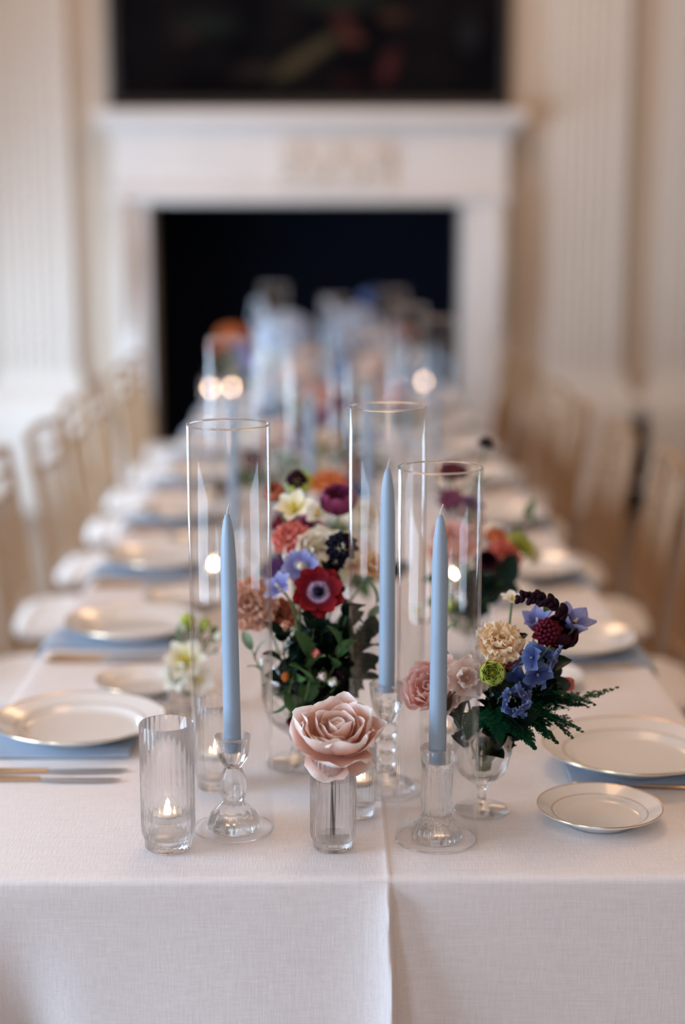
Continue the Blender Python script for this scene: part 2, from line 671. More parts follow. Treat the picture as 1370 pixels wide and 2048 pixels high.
nt.links.new(p.outputs[0], out.inputs[0])
M_PAINT = m
pa = thing('painting', 'large dark oil painting with dim figures above the stone mantel', 'painting', (0, 0, 0))
PX0, PX1, PZ0, PZ1 = -1.125, 0.935, 2.085, 3.55
MB().box(((PX0 + PX1) / 2, YB - .02, (PZ0 + PZ1) / 2), (PX1 - PX0 - .08, .03, PZ1 - PZ0 - .08)).build('canvas', M_PAINT, pa, False)
mb = MB()
for c, d in ((((PX0 + PX1) / 2, YB - .03, PZ0 + .022), (PX1 - PX0, .06, .044)), (((PX0 + PX1) / 2, YB - .03, PZ1 - .022), (PX1 - PX0, .06, .044)),
             ((PX0 + .022, YB - .03, (PZ0 + PZ1) / 2), (.044, .06, PZ1 - PZ0)), ((PX1 - .022, YB - .03, (PZ0 + PZ1) / 2), (.044, .06, PZ1 - PZ0))):
    mb.box(c, d)
mb.build('frame', M_FRAME, pa, False)

# ------------------------------------------------------------------ tablecloth
TX0, TX1, TY1, TZ = -0.53, 0.575, 5.72, 0.75
XC = 0.072                                       # line of the pressed crease


def cloth():
    R = 0.010
    xs = sorted(set([round(TX0 + R + (TX1 - TX0 - 2 * R) * i / 56, 4) for i in range(57)] + [round(XC + d, 4) for d in (-.03, -.02, -.012, -.006, -.003, 0, .003, .006, .012, .02, .03)]))
    ys = sorted(set([round(R + .012 * i, 4) for i in range(12)] + [round(R + (TY1 - 2 * R) * i / 110, 4) for i in range(111)]))
    nx, ny = len(xs), len(ys)
    V, F = [], []

    def top(x, y):
        z = TZ + 0.0022 * math.exp(-abs(x - XC) / 0.006) * (1 if x <= XC else .5)
        return z + 0.0007 * sin(7 * x + 3 * y) * sin(5 * y + 1)
    for y in ys:
        for x in xs:
            V.append((x, y, top(x, y)))
    for j in range(ny - 1):
        for i in range(nx - 1):
            F.append((j * nx + i, j * nx + i + 1, (j + 1) * nx + i + 1, (j + 1) * nx + i))
    ring = [(i, 0) for i in range(nx)] + [(nx - 1, j) for j in range(1, ny)] + [(i, ny - 1) for i in range(nx - 2, -1, -1)] + [(0, j) for j in range(ny - 2, 0, -1)]
    hs = [('r', a) for a in (22, 45, 68, 90)] + [('d', h) for h in (.02, .04, .06, .085, .11, .14, .17, .2, .24, .28, .34, .42, .52, .62, .735)]
    prev = [j * nx + i for i, j in ring]
    for kind, q in hs:
        cur = []
        for (i, j) in ring:
            x, y = xs[i], ys[j]
            n = Vector((-1 if i == 0 else (1 if i == nx - 1 else 0), -1 if j == 0 else (1 if j == ny - 1 else 0), 0))
            corner = n.length > 1.1
            n.normalize()
            z0 = top(x, y)
            if kind == 'r':
                off, z = R * sin(radians(q)), z0 - R * (1 - cos(radians(q)))
            else:
                u_ = max(0, min(1, (y - .55) / .8))
                h = q * (1 - (u_ * u_ * (3 - 2 * u_)) * (1 - .20 / .735))
                off, z = R, z0 - R - h
                if j == 0:
                    xc = XC + .03 * h
                    u = x - xc
                    A = .010 + .125 * h
                    if u <= 0:
                        f = math.exp(u / (.022 + .05 * h))
                    else:
                        f = max(0, 1 - u / (.004 + .01 * h)) - .40 * (1 - math.exp(-u / .01)) * math.exp(-u / (.03 + .35 * h))
                    off += A * f
                    off += .08 * h * (sin(5.2 * x + .9) * .5 + .35 * sin(11 * x + 2.0 + h)) + .035 * h
                    ce = max(0, 1 - (x - TX0) / .12) ** 2 + max(0, 1 - (TX1 - x) / .12) ** 2
                    off += .16 * h * ce
                    off -= .28 * h * h * math.exp(-((x - TX0 - .15) / .045) ** 2) * 3
                elif i == 0 or i == nx - 1:
                    off += h * min(1, h / .16) * (.04 + .03 * sin(9 * y + i) + .02 * sin(17 * y))
                else:
                    off += h * (.05 + .04 * sin(14 * x))
                if corner:
                    off += .1 * h
            cur.append(len(V))
            V.append((x + n.x * off, y + n.y * off, max(z, .012)))
        m_ = len(ring)
        for k in range(m_):
            l = (k + 1) % m_
            F.append((prev[k], cur[k], cur[l], prev[l]))
        prev = cur
    return MB().add(V, F)


tag(cloth().build('tablecloth', M_LINEN, None, True, 80), 'pale linen cloth with a pressed crease over the long banquet table', 'tablecloth')


# ------------------------------------------------------------------ chairs
def make_chair():
    """gold chiavari chair facing +x; origin on the floor under the back edge of the seat"""
    root = thing('chiavari_chair', '', 'chair')
    SD, SW, SH = 0.39, 0.19, 0.445

    def bamboo(pts, r, n=8, ringsat=()):
        P, Rr = [], []
        pts = [Vector(q) for q in pts]
        L = len(pts) - 1
        for i in range(L):
            steps = 5
            for k in range(steps):
                P.append(pts[i].lerp(pts[i + 1], k / steps))
        P.append(pts[-1])
        for i in range(len(P)):
            Rr.append(r * (1.28 if i % 4 == 2 else 1.0))
        return MB().tube(P, Rr, n)
    for s in (-1, 1):
        bamboo([(SD, s * SW, SH - .02), (SD + .012, s * (SW + .004), .22), (SD + .02, s * (SW + .008), 0)], .012).build('front_leg', M_GOLDCHAIR, root)
        bamboo([(-.05, s * (SW + .004), 0), (-.01, s * SW, .25), (0.005, s * SW, SH), (-.02, s * SW, .68), (-.055, s * SW, .915)], .012).build('back_post', M_GOLDCHAIR, root)
    mb = MB()
    for s in (-1, 1):
        mb.tube([(0, s * SW, SH - .005), (SD, s * SW, SH - .005)], .015)
    for x in (0, SD):
        mb.tube([(x, -SW, SH - .005), (x, SW, SH - .005)], .015)
    mb.box((SD / 2, 0, SH - .005), (SD, SW * 2, .012))
    mb.build('seat_frame', M_GOLDCHAIR, root)
    # cushion: a rounded square pad
    V, F = [], []
    n = 24
    lv = [(0, .80), (.006, .97), (.02, 1.0), (.034, .97), (.043, .86), (.047, .55)]
    for z, k in lv:
        for i in range(n):
            a = 2 * pi * i / n
            c, s_ = cos(a), sin(a)
            q = .2 / (abs(c) ** 5 + abs(s_) ** 5) ** .2
            V.append((SD / 2 + c * q * k * 1.02, s_ * q * k * .98, SH + .012 + z))
    for j in range(len(lv) - 1):
        for i in range(n):
            l = (i + 1) % n
            F.append((j * n + i, j * n + l, (j + 1) * n + l, (j + 1) * n + i))
    F.append(tuple(range(n - 1, -1, -1)))
    F.append(tuple((len(lv) - 1) * n + i for i in range(n)))
    MB().add(V, F).build('cushion', M_CUSHION, root)

    def bx(z):
        return -.02 - .035 * (z - .68) / .235
    crest = [(bx(.905) - .012 * sin(pi * k / 8), -SW - .012 + (2 * SW + .024) * k / 8, .905 + .012 * sin(pi * k / 8)) for k in range(9)]
    MB().tube(crest, .014).build('crest_rail', M_GOLDCHAIR, root)
    for z in (.80, .53):
        MB().tube([(bx(z) - .008 * sin(pi * k / 6), -SW + 2 * SW * k / 6, z) for k in range(7)], .010).build('back_rail', M_GOLDCHAIR, root)
    MB().tube([(bx(.855) - .008 * sin(pi * k / 6), -SW + 2 * SW * k / 6, .855) for k in range(7)], .009).build('back_rail', M_GOLDCHAIR, root)
    sp = None
    for k in range(5):
        y = -SW + 2 * SW * (k + 1) / 6
        mb = MB().tube([(bx(.53), 0, .53), (bx(.66), 0, .66), (bx(.80), 0, .80)], [.005, .0065, .005], 6)
        if sp is None:
            sp = mb.mesh('spindle', M_GOLDCHAIR)
        put('spindle', sp, root, Matrix.Translation((0, y, 0)))
    for z in (.17, .24):
        for s in (-1, 1):
            MB().tube([(-.02, s * (SW + .002), z), (SD + .015, s * (SW + .005), z)], .009, 6).build('stretcher', M_GOLDCHAIR, root)
        MB().tube([(SD + .014, -SW, z + .03), (SD + .014, SW, z + .03)], .009, 6).build('stretcher', M_GOLDCHAIR, root)
    return root


chair0 = make_chair()
used = False
for side in (-1, 1):
    for k in range(7):
        y = (1.75 if side < 0 else 1.72) + .6 * k
        x = (-.815 - .012 * sin(k * 2.1)) if side < 0 else (.838 - .010 * k + .012 * sin(k * 1.7))
        rz = (0 if side < 0 else pi) + .05 * sin(k * 3.3 + side)
        where = 'window-lit left side' if side < 0 else 'shaded right side'
        lab = 'gold spindle-back chair with ivory cushion, %s on the %s of the table' % (ORD[k], where)
        grp = 'gold chairs on the left side' if side < 0 else 'gold chairs on the right side'
        c = dup(chair0, (x, y, 0), (0, 0, rz), lab, grp)
for o in [chair0] + list(chair0.children):
    bpy.data.objects.remove(o)


# ------------------------------------------------------------------ place settings
def make_plate(name, r, cat):
    root = thing(name, '', cat)
    k = r / .135
    prof = [(0, .003), (.070 * k, .003), (.072 * k, 0), (.076 * k, 0), (.080 * k, .004), (.098 * k, .011), (.1345 * k, .0245), (.135 * k, .0262), (.134 * k, .0272),
            (.103 * k, .0165), (.098 * k, .0150), (.094 * k, .0115), (.089 * k, .0080), (.082 * k, .0068), (0, .0066)]
    MB().lathe(prof, 56).build('plate_body', M_PORC, root, True, 60)
    band = [(.1353 * k, .0262), (.1349 * k, .0276), (.1330 * k, .0276), (.1322 * k, .0269)]
    MB().lathe(band, 56).build('rim_band', M_GILT, root, True, 60)
    band = [(.1035 * k, .0170), (.1025 * k, .0168), (.1010 * k, .0162)]
    MB().lathe(band, 56).build('inner_band', M_TAUPE, root, True, 60)
    return root


def make_napkin():
    """folded napkin lying along x from under the plate towards the table edge at +x and over it"""
    prof = []
    for i in range(9):
        prof.append((-.02 + .145 * i / 8, .0025))
    L0 = .145
    xs = [-.07, -.03, .01, .05, .09, .125]
    V, F = [], []
    ny = 9
    path = [(x, 0.0) for x in xs] + [(.150, -.0005), (.162, -.004), (.170, -.013), (.174, -.03), (.178, -.06), (.182, -.085)]
    for (x, z) in path:
        for j in range(ny):
            y = -.074 + .148 * j / (ny - 1)
            V.append((x, y, z + .0022 + .0010 * sin(j * 1.3 + x * 20)))
    n = len(V)
    for (x, z), (dx, dz) in zip(path, [(0, .006)] * 7 + [(.003, .005), (.005, .003), (.006, 0), (.006, 0), (.006, 0)]):
        for j in range(ny):
            y = -.072 + .144 * j / (ny - 1)
            e = .4 if j in (0, ny - 1) else 1
            V.append((x + dx * e, y, z + .0022 + dz * e + .0016 * sin(j * 1.3 + x * 20)))
    R_ = len(path)
    for b, flip in ((0, True), (n, False)):
        for i in range(R_ - 1):
            for j in range(ny - 1):
                q = (b + i * ny + j, b + (i + 1) * ny + j, b + (i + 1) * ny + j + 1, b + i * ny + j + 1)
                F.append(q[::-1] if flip else q)
    for i in range(R_ - 1):
        for j in (0, ny - 1):
            F.append((i * ny + j, (i + 1) * ny + j, n + (i + 1) * ny + j, n + i * ny + j))
    for i in (0, R_ - 1):
        for j in range(ny - 1):
            F.append((i * ny + j, i * ny + j + 1, n + i * ny + j + 1, n + i * ny + j))
    return MB().add(V, F).mesh('napkin', M_NAPKIN, True, 60)


def make_knife():
    root = thing('table_knife', '', 'knife')
    MB().tube([(0, 0, .005), (.01, 0, .005), (.05, 0, .005), (.10, 0, .005)], [.003, .0055, .0048, .0040], 8, Matrix.Diagonal((1, 1.25, .8, 1))).build('handle', M_GILT, root)
    out = [(.10, -.0035), (.115, -.008), (.17, -.0095), (.205, -.006), (.215, 0.001), (.20, .0045), (.15, .0045), (.10, .0035)]
    n = len(out)
    V = [(x, y, .0022) for x, y in out] + [(x, y, .0040) for x, y in out]
    F = [tuple(range(n - 1, -1, -1)), tuple(range(n, 2 * n))] + [(i, (i + 1) % n, n + (i + 1) % n, n + i) for i in range(n)]
    MB().add(V, F).build('blade', M_STEEL, root, False)
    return root


def make_fork():
    root = thing('table_fork', '', 'fork')
    MB().tube([(0, 0, .005), (.012, 0, .005), (.06, 0, .0045), (.12, 0, .004), (.14, 0, .004)], [.0025, .0055, .0035, .003, .005], 8, Matrix.Diagonal((1, 1.2, .7, 1))).build('handle', M_GILT, root)
    MB().loft([(0, 0, .02, -.008, .008), (.0025, 0, .02, -.008, .008)]).build('fork_head', M_GILT, root, False).matrix_local = Matrix.Translation((.138, 0, .0022))
    tine = MB().tube([(0, 0, .0035), (.025, 0, .0030), (.048, 0, .0055)], [.0017, .0016, .0008], 6).mesh('tine', M_GILT)
    for j in range(4):
        put('tine', tine, root, Matrix.Translation((.156, -.0066 + .0044 * j, 0)))
    return root


plate0 = make_plate('dinner_plate', .130, 'plate')
bread0 = make_plate('bread_plate', .083, 'plate')
bread0.scale = (1, 1, .8)
knife0, fork0 = make_knife(), make_fork()
nap = make_napkin()
for side in (-1, 1):
    ys = [.527 + .6 * k for k in range(9)] if side < 0 else [.388 + .62 * k for k in range(8)]
    px, bxx, edge = (-.376, -.305, TX0) if side < 0 else (.434, .353, TX1)
    sn = 'left' if side < 0 else 'right'
    for k, y in enumerate(ys):
        o = ORD[k]
        j = .006 * sin(k * 2.3 + side)
        rot = (0, 0, pi if side < 0 else 0)
        at = '%s setting on the %s side of the table' % (o, sn)
        nx_ = edge - side * .164
        q = tag(put('napkin', nap), 'dusty blue napkin, %s' % at, 'napkin', 'blue napkins')
        q.location, q.rotation_euler = (nx_, y - .014 + j, TZ + .0012), rot
        dup(plate0, (px + j, y, TZ + .0105), (0, 0, k), 'gold-rimmed dinner plate, %s' % at, 'dinner plates')
        dup(bread0, (bxx + j, y + (.250 if side < 0 else -.206), TZ + .002), (0, 0, k * 2), 'small bread plate, %s' % at, 'bread plates')
        if k < 6:
            # left diners face +x: knife on their right (near the camera), fork beyond; mirrored on the right side
            ky, fy = (y - .150, y + .165) if side < 0 else (y + .165, y - .098)
            kx = -.505 if side < 0 else .545
            dup(knife0, (kx, ky + j, TZ + .0008), (0, 0, (0 if side < 0 else pi) + .03), 'gold-handled knife, %s' % at, 'table knives')
            dup(fork0, (kx, fy + j, TZ + .0008), (0, 0, (0 if side < 0 else pi) - .12), 'slim gold fork, %s' % at, 'table forks')
            if side < 0:
                dup(knife0, (kx - .005, ky - .030 + j, TZ + .0008), (0, 0, -.02), 'outer butter knife, %s' % at, 'butter knives')
for r in (plate0, bread0, knife0, fork0):
    for o in list(r.children) + [r]:
        bpy.data.objects.remove(o)


# ------------------------------------------------------------------ glassware and candles
def ribs(n, amp):
    return lambda a, k: 1 + amp * (abs(sin(a * n / 2)) - .5)


def tumbler(name, label, cat, x, y, r, h, water, group, seg=112, flutes=28, base=.016, mat=None):
    root = thing(name, label, cat, (x, y, TZ + .0015), (0, 0, x * 20), group)
    prof = [(0, .0015), (r * .80, .0), (r * .86, .002), (r * .90, base * .9), (r * .985, base * 1.3), (r, base * 2), (r, h * .6), (r, h - .001), (r * .985, h), (r * .955, h - .0006)]
    inner = [(r * .94, h * .6), (r * .93, base * 1.8), (r * .82, base), (0, base * .9)]

    def mod(a, k):
        return 1 + (.032 * (abs(sin(a * flutes / 2)) - .6) if 1 <= k <= 7 else 0)
    MB().lathe(prof + inner, seg, None, mod).build('glass_body', mat or M_RIBBED, root, True, 60)
    if water:
        w = r * .915
        MB().lathe([(0, base * .9 + .0008), (w * .86, base + .001), (w, base * 1.8), (w, water - .0006), (w * .99, water), (0, water - .0003)], 32).build('water', M_WATER, root, True, 50)
    return root


_fm = {}


def float_candle(label, x, y, z, group):
    root = thing('floating_candle', label, 'candle', (x, y, z), (0, 0, 0), group)
    if not _fm:
        _fm['wax'] = MB().lathe([(0, -.010), (.013, -.010), (.019, -.004), (.020, .001), (.018, .004), (.008, .003), (0, .003)], 24).mesh('wax', M_WAXWHITE)
        _fm['wick'] = MB().tube([(0, 0, .002), (.0003, 0, .006), (.0008, 0, .010)], .0007, 6).mesh('wick', M_WICKDARK)
        _fm['flame'] = MB().lathe([(0, .005), (.0030, .0065), (.0044, .010), (.0036, .014), (.0018, .018), (0, .022)], 12).mesh('flame', M_FLAME)
    for k in ('wax', 'wick', 'flame'):
        put(k, _fm[k], root)
    if y < .6:
        root.scale = (1, 1, .72 if x > -.2 else .5)
    return root


VOT = [
    ('front left corner of the glass cluster', -.204, .098, .034, .164),
    ('behind the left tall tube', -.158, .315, .031, .125),
    ('between the rose vase and the middle tube', .040, .205, .023, .100),
    ('behind the right front candle', .165, .43, .030, .12),
    ('left of the second flower bowl', -.245, 1.50, .031, .12),
    ('right of the second flower bowl', .255, 1.38, .031, .12),
    ('at the far left end by the fireplace', -.505, 5.02, .031, .10),
    ('second from the far left end', -.418, 5.05, .031, .10),
    ('at the far right end by the fireplace', .308, 5.2, .031, .10),
    ('at the far right corner of the table', .426, 5.3, .031, .10),
]
for where, x, y, r, h in VOT:
    near = y < .6
    wl = .041 if h > .13 else .045
    tumbler('votive_glass', 'ribbed clear glass holding a lit floating candle, ' + where, 'candle glass', x, y, r, h, wl, 'ribbed votive glasses', 112 if near else 48, 28 if near else 12, .016, None if near else M_PLAIN)
    float_candle('small lit candle floating in the ribbed glass ' + where, x, y, TZ + .0015 + wl + .004, 'floating candles')

RV = tumbler('bud_vase', 'small ribbed glass of water holding one blush rose at the front', 'vase', .005, .096, .029, .122, .092, None, 112, 28, .012)


def lerp_prof(P):
    return P


def candle_holder(kind, label, x, y):
    root = thing('candle_holder', label, 'candle holder', (x, y, TZ + .0015))
    fl = None
    if kind == 'bell':        # cup on a bobbin stem and a domed foot
        prof = [(0, .002), (.030, .0), (.034, .003), (.0345, .008), (.030, .020), (.019, .032), (.0135, .038), (.0165, .046), (.0175, .058), (.0165, .072), (.0125, .080), (.0105, .084), (.0135, .088), (.019, .096), (.0215, .106), (.0225, .119), (.0235, .126), (.0205, .126)]
        prof += [(.0125, .120), (.0118, .106), (0, .105)]
        fl, nfl, kr = .05, 12, (3, 5)
        top, hole = .106, .0118
    elif kind == 'column':    # fluted column on a fluted domed foot
        prof = [(0, .002), (.028, .0), (.0325, .003), (.033, .010), (.029, .020), (.021, .030), (.0185, .033), (.0185, .037), (.0200, .040), (.0200, .088), (.0185, .092), (.0195, .096), (.0212, .108), (.0222, .122), (.0210, .1235)]
        prof += [(.0122, .119), (.0118, .103), (0, .102)]
        fl, nfl, kr = .06, 16, (3, 10)
        top, hole = .103, .0118
    else:                     # tall beaded stem on a wide foot
        prof = [(0, .002), (.037, .0), (.040, .003), (.039, .008), (.026, .016), (.014, .024), (.010, .032), (.0155, .040), (.0155, .046), (.0095, .052), (.015, .060), (.015, .066), (.0095, .072), (.0165, .082), (.0165, .090), (.0095, .098),
                (.0145, .108), (.021, .120), (.0235, .138), (.0242, .152), (.022, .154)]
        prof += [(.0125, .150), (.0118, .142), (0, .141)]
        fl, nfl, kr = .03, 12, (3, 5)
        top, hole = .142, .0118

    def mod(a, k):
        return 1 + (fl * (abs(sin(a * nfl / 2)) - .6) if kr[0] <= k <= kr[1] else 0)
    MB().lathe(prof, 96, None, mod).build('holder_body', M_GLASS, root, True, 50)
    return TZ + .0015 + top


def taper(label, x, y, z, ztip, lean=(0, 0)):
    root = thing('taper_candle', label, 'candle', (x, y, z + .0006), (lean[0], lean[1], 0))
    h = ztip - z - .012
    prof = [(0, 0), (.0108, 0), (.0112, .004), (.0112, .05), (.0106, h * .55), (.0100, h * .80), (.0085, h * .90), (.0055, h * .965), (.0028, h * .995), (0, h)]
    MB().lathe(prof, 24).build('wax', M_WAXBLUE, root, True, 60)
    MB().tube([(0, 0, h - .003), (.0006, 0, h + .004), (.003, 0, h + .012)], [.0016, .0013, .0008], 6).build('wick', M_WICK, root)
    return root


def tube_glass(label, x, y, h, r=.0525, seg=64, lean=0):
    root = thing('glass_tube', label, 'glass tube', (x, y, TZ + .0012))
    w = .0022
    prof = [(r, 0), (r, h * .5), (r, h - .001), (r - w * .5, h), (r - w, h - .001), (r - w, h * .5), (r - w, 0), (r, 0)]
    MB().lathe(prof, seg).build('tube_wall', M_TUBE, root, True, 50)
    MB().lathe([(r - w * .5 + .0016 * cos(a * pi / 4), h - .0005 + .0013 * sin(a * pi / 4)) for a in range(9)], seg).build('rim', M_GLASS, root, True, 60)
    MB().lathe([(r - w * .5 + .0016 * cos(a * pi / 4), .0014 + .0013 * sin(a * pi / 4)) for a in range(9)], seg).build('foot_rim', M_GLASS, root, True, 60)
    return root


SETS = [
    ('bell', 'left front', -.125, .160, .533, 1.182, (0, -.010)),
    ('column', 'right front', .138, .122, .484, 1.188, (0, .002)),
    ('bead', 'middle, standing behind the blush rose', .080, .305, .538, 1.218, (0, 0)),
    ('column', 'left one of the second trio', -.208, 1.62, .53, 1.17, (0, 0)),
    ('bell', 'middle one of the second trio', -.040, 1.78, .50, 1.16, (0, 0)),
    ('bead', 'right one of the second trio', .088, 1.66, .54, 1.19, (0, 0)),
    ('bell', 'left one of the third trio', -.16, 2.80, .50, 1.15, (0, 0)),
    ('bead', 'middle one of the third trio', .225, 2.70, .54, 1.20, (0, 0)),
    ('column', 'right one of the third trio', .312, 2.78, .50, 1.19, (0, 0)),
    ('bead', 'left one of the farthest trio', -.20, 4.10, .54, 1.20, (0, 0)),
    ('bell', 'middle one of the farthest trio', .02, 4.00, .50, 1.17, (0, 0)),
    ('column', 'right one of the farthest trio', .24, 4.15, .52, 1.17, (0, 0)),
]
for kind, where, x, y, h, tip, lean in SETS:
    z = candle_holder(kind, {'bell': 'clear glass candle holder with a round-bellied stem', 'column': 'clear fluted glass column candle holder', 'bead': 'clear glass candle holder with a beaded stem'}[kind] + ', ' + where, x, y)
    taper('dusty blue taper candle in clear glass, ' + where, x, y, z, tip, lean)
    tube_glass('tall clear glass tube around a blue candle, ' + where, x, y, h, .0525, 72 if y < 1 else 40)


def compote(label, x, y, s=1.0, zbowl=.044, rb=.041, hb=.085):
    root = thing('compote_vase', label, 'vase', (x, y, TZ + .0015))
    root.scale = (s, s, s)
    prof = [(0, .003), (.034, .0), (.037, .0015), (.036, .0035), (.014, .007), (.007, .014), (.0055, .026), (.008, .036), (.020, zbowl), (.033, zbowl + .012), (rb - .001, zbowl + .040), (rb, zbowl + hb), (rb - .0012, zbowl + hb + .0008), (rb - .0025, zbowl + hb),
            (rb - .004, zbowl + .042), (.030, zbowl + .016), (.016, zbowl + .006), (0, zbowl + .004)]
    MB().lathe(prof, 56).build('bowl_and_foot', M_GLASS, root, True, 60)
    return root


# ------------------------------------------------------------------ flowers
def petal(L, W, a0, a1, cup=.25, ruf=0.0, seed=0, r0=0.0, wrap=False, point=False, nu=7, nv=6, z0=0.0, lobes=7.0):
    V, F, Tt = [], [], []
    rr, zz = [r0], [z0]
    for i in range(nu):
        a = radians(a0 + (a1 - a0) * (i + .5) / nu)
        rr.append(rr[-1] + L / nu * sin(a))
        zz.append(zz[-1] + L / nu * cos(a))

    def at(u):
        u = max(0, min(1, u)) * nu
        i = min(int(u), nu - 1)
        f = u - i
        return rr[i] + (rr[i + 1] - rr[i]) * f, zz[i] + (zz[i + 1] - zz[i]) * f
    for i in range(nu + 1):
        t = i / nu
        if point:
            w = W / 2 * max(.02, sin(pi * min(1, .06 + .94 * t) ** .85) ** .8)
        else:
            w = W / 2 * min(1, .28 + 1.25 * t) * sqrt(max(.16, 1 - abs((t - .58) / .46) ** 4))
        for j in range(nv + 1):
            s = -1 + 2 * j / nv
            te = t if point else t * (1 - .16 * s * s)
            r, z = at(te)
            a = radians(a0 + (a1 - a0) * te)
            N = (-cos(a), sin(a))
            off = cup * w * s * s + ruf * sin(s * lobes + seed * 2.7) * t * t + .4 * ruf * sin(seed * 5 + 3.1 * s) * t
            r2, z2 = r + N[0] * off, z + N[1] * off
            y = s * w
            if wrap:
                R = max(abs(r2), W * .22)
                ph = y / R
                V.append((r2 * cos(ph) if abs(r2) > 1e-5 else 0, R * sin(ph), z2))
            else:
                V.append((r2, y, z2))
            Tt.append(t)
    for i in range(nu):
        for j in range(nv):
            F.append((i * (nv + 1) + j, (i + 1) * (nv + 1) + j, (i + 1) * (nv + 1) + j + 1, i * (nv + 1) + j + 1))
    return V, F, Tt


def rz(a):
    return Matrix.Rotation(a, 4, 'Z')


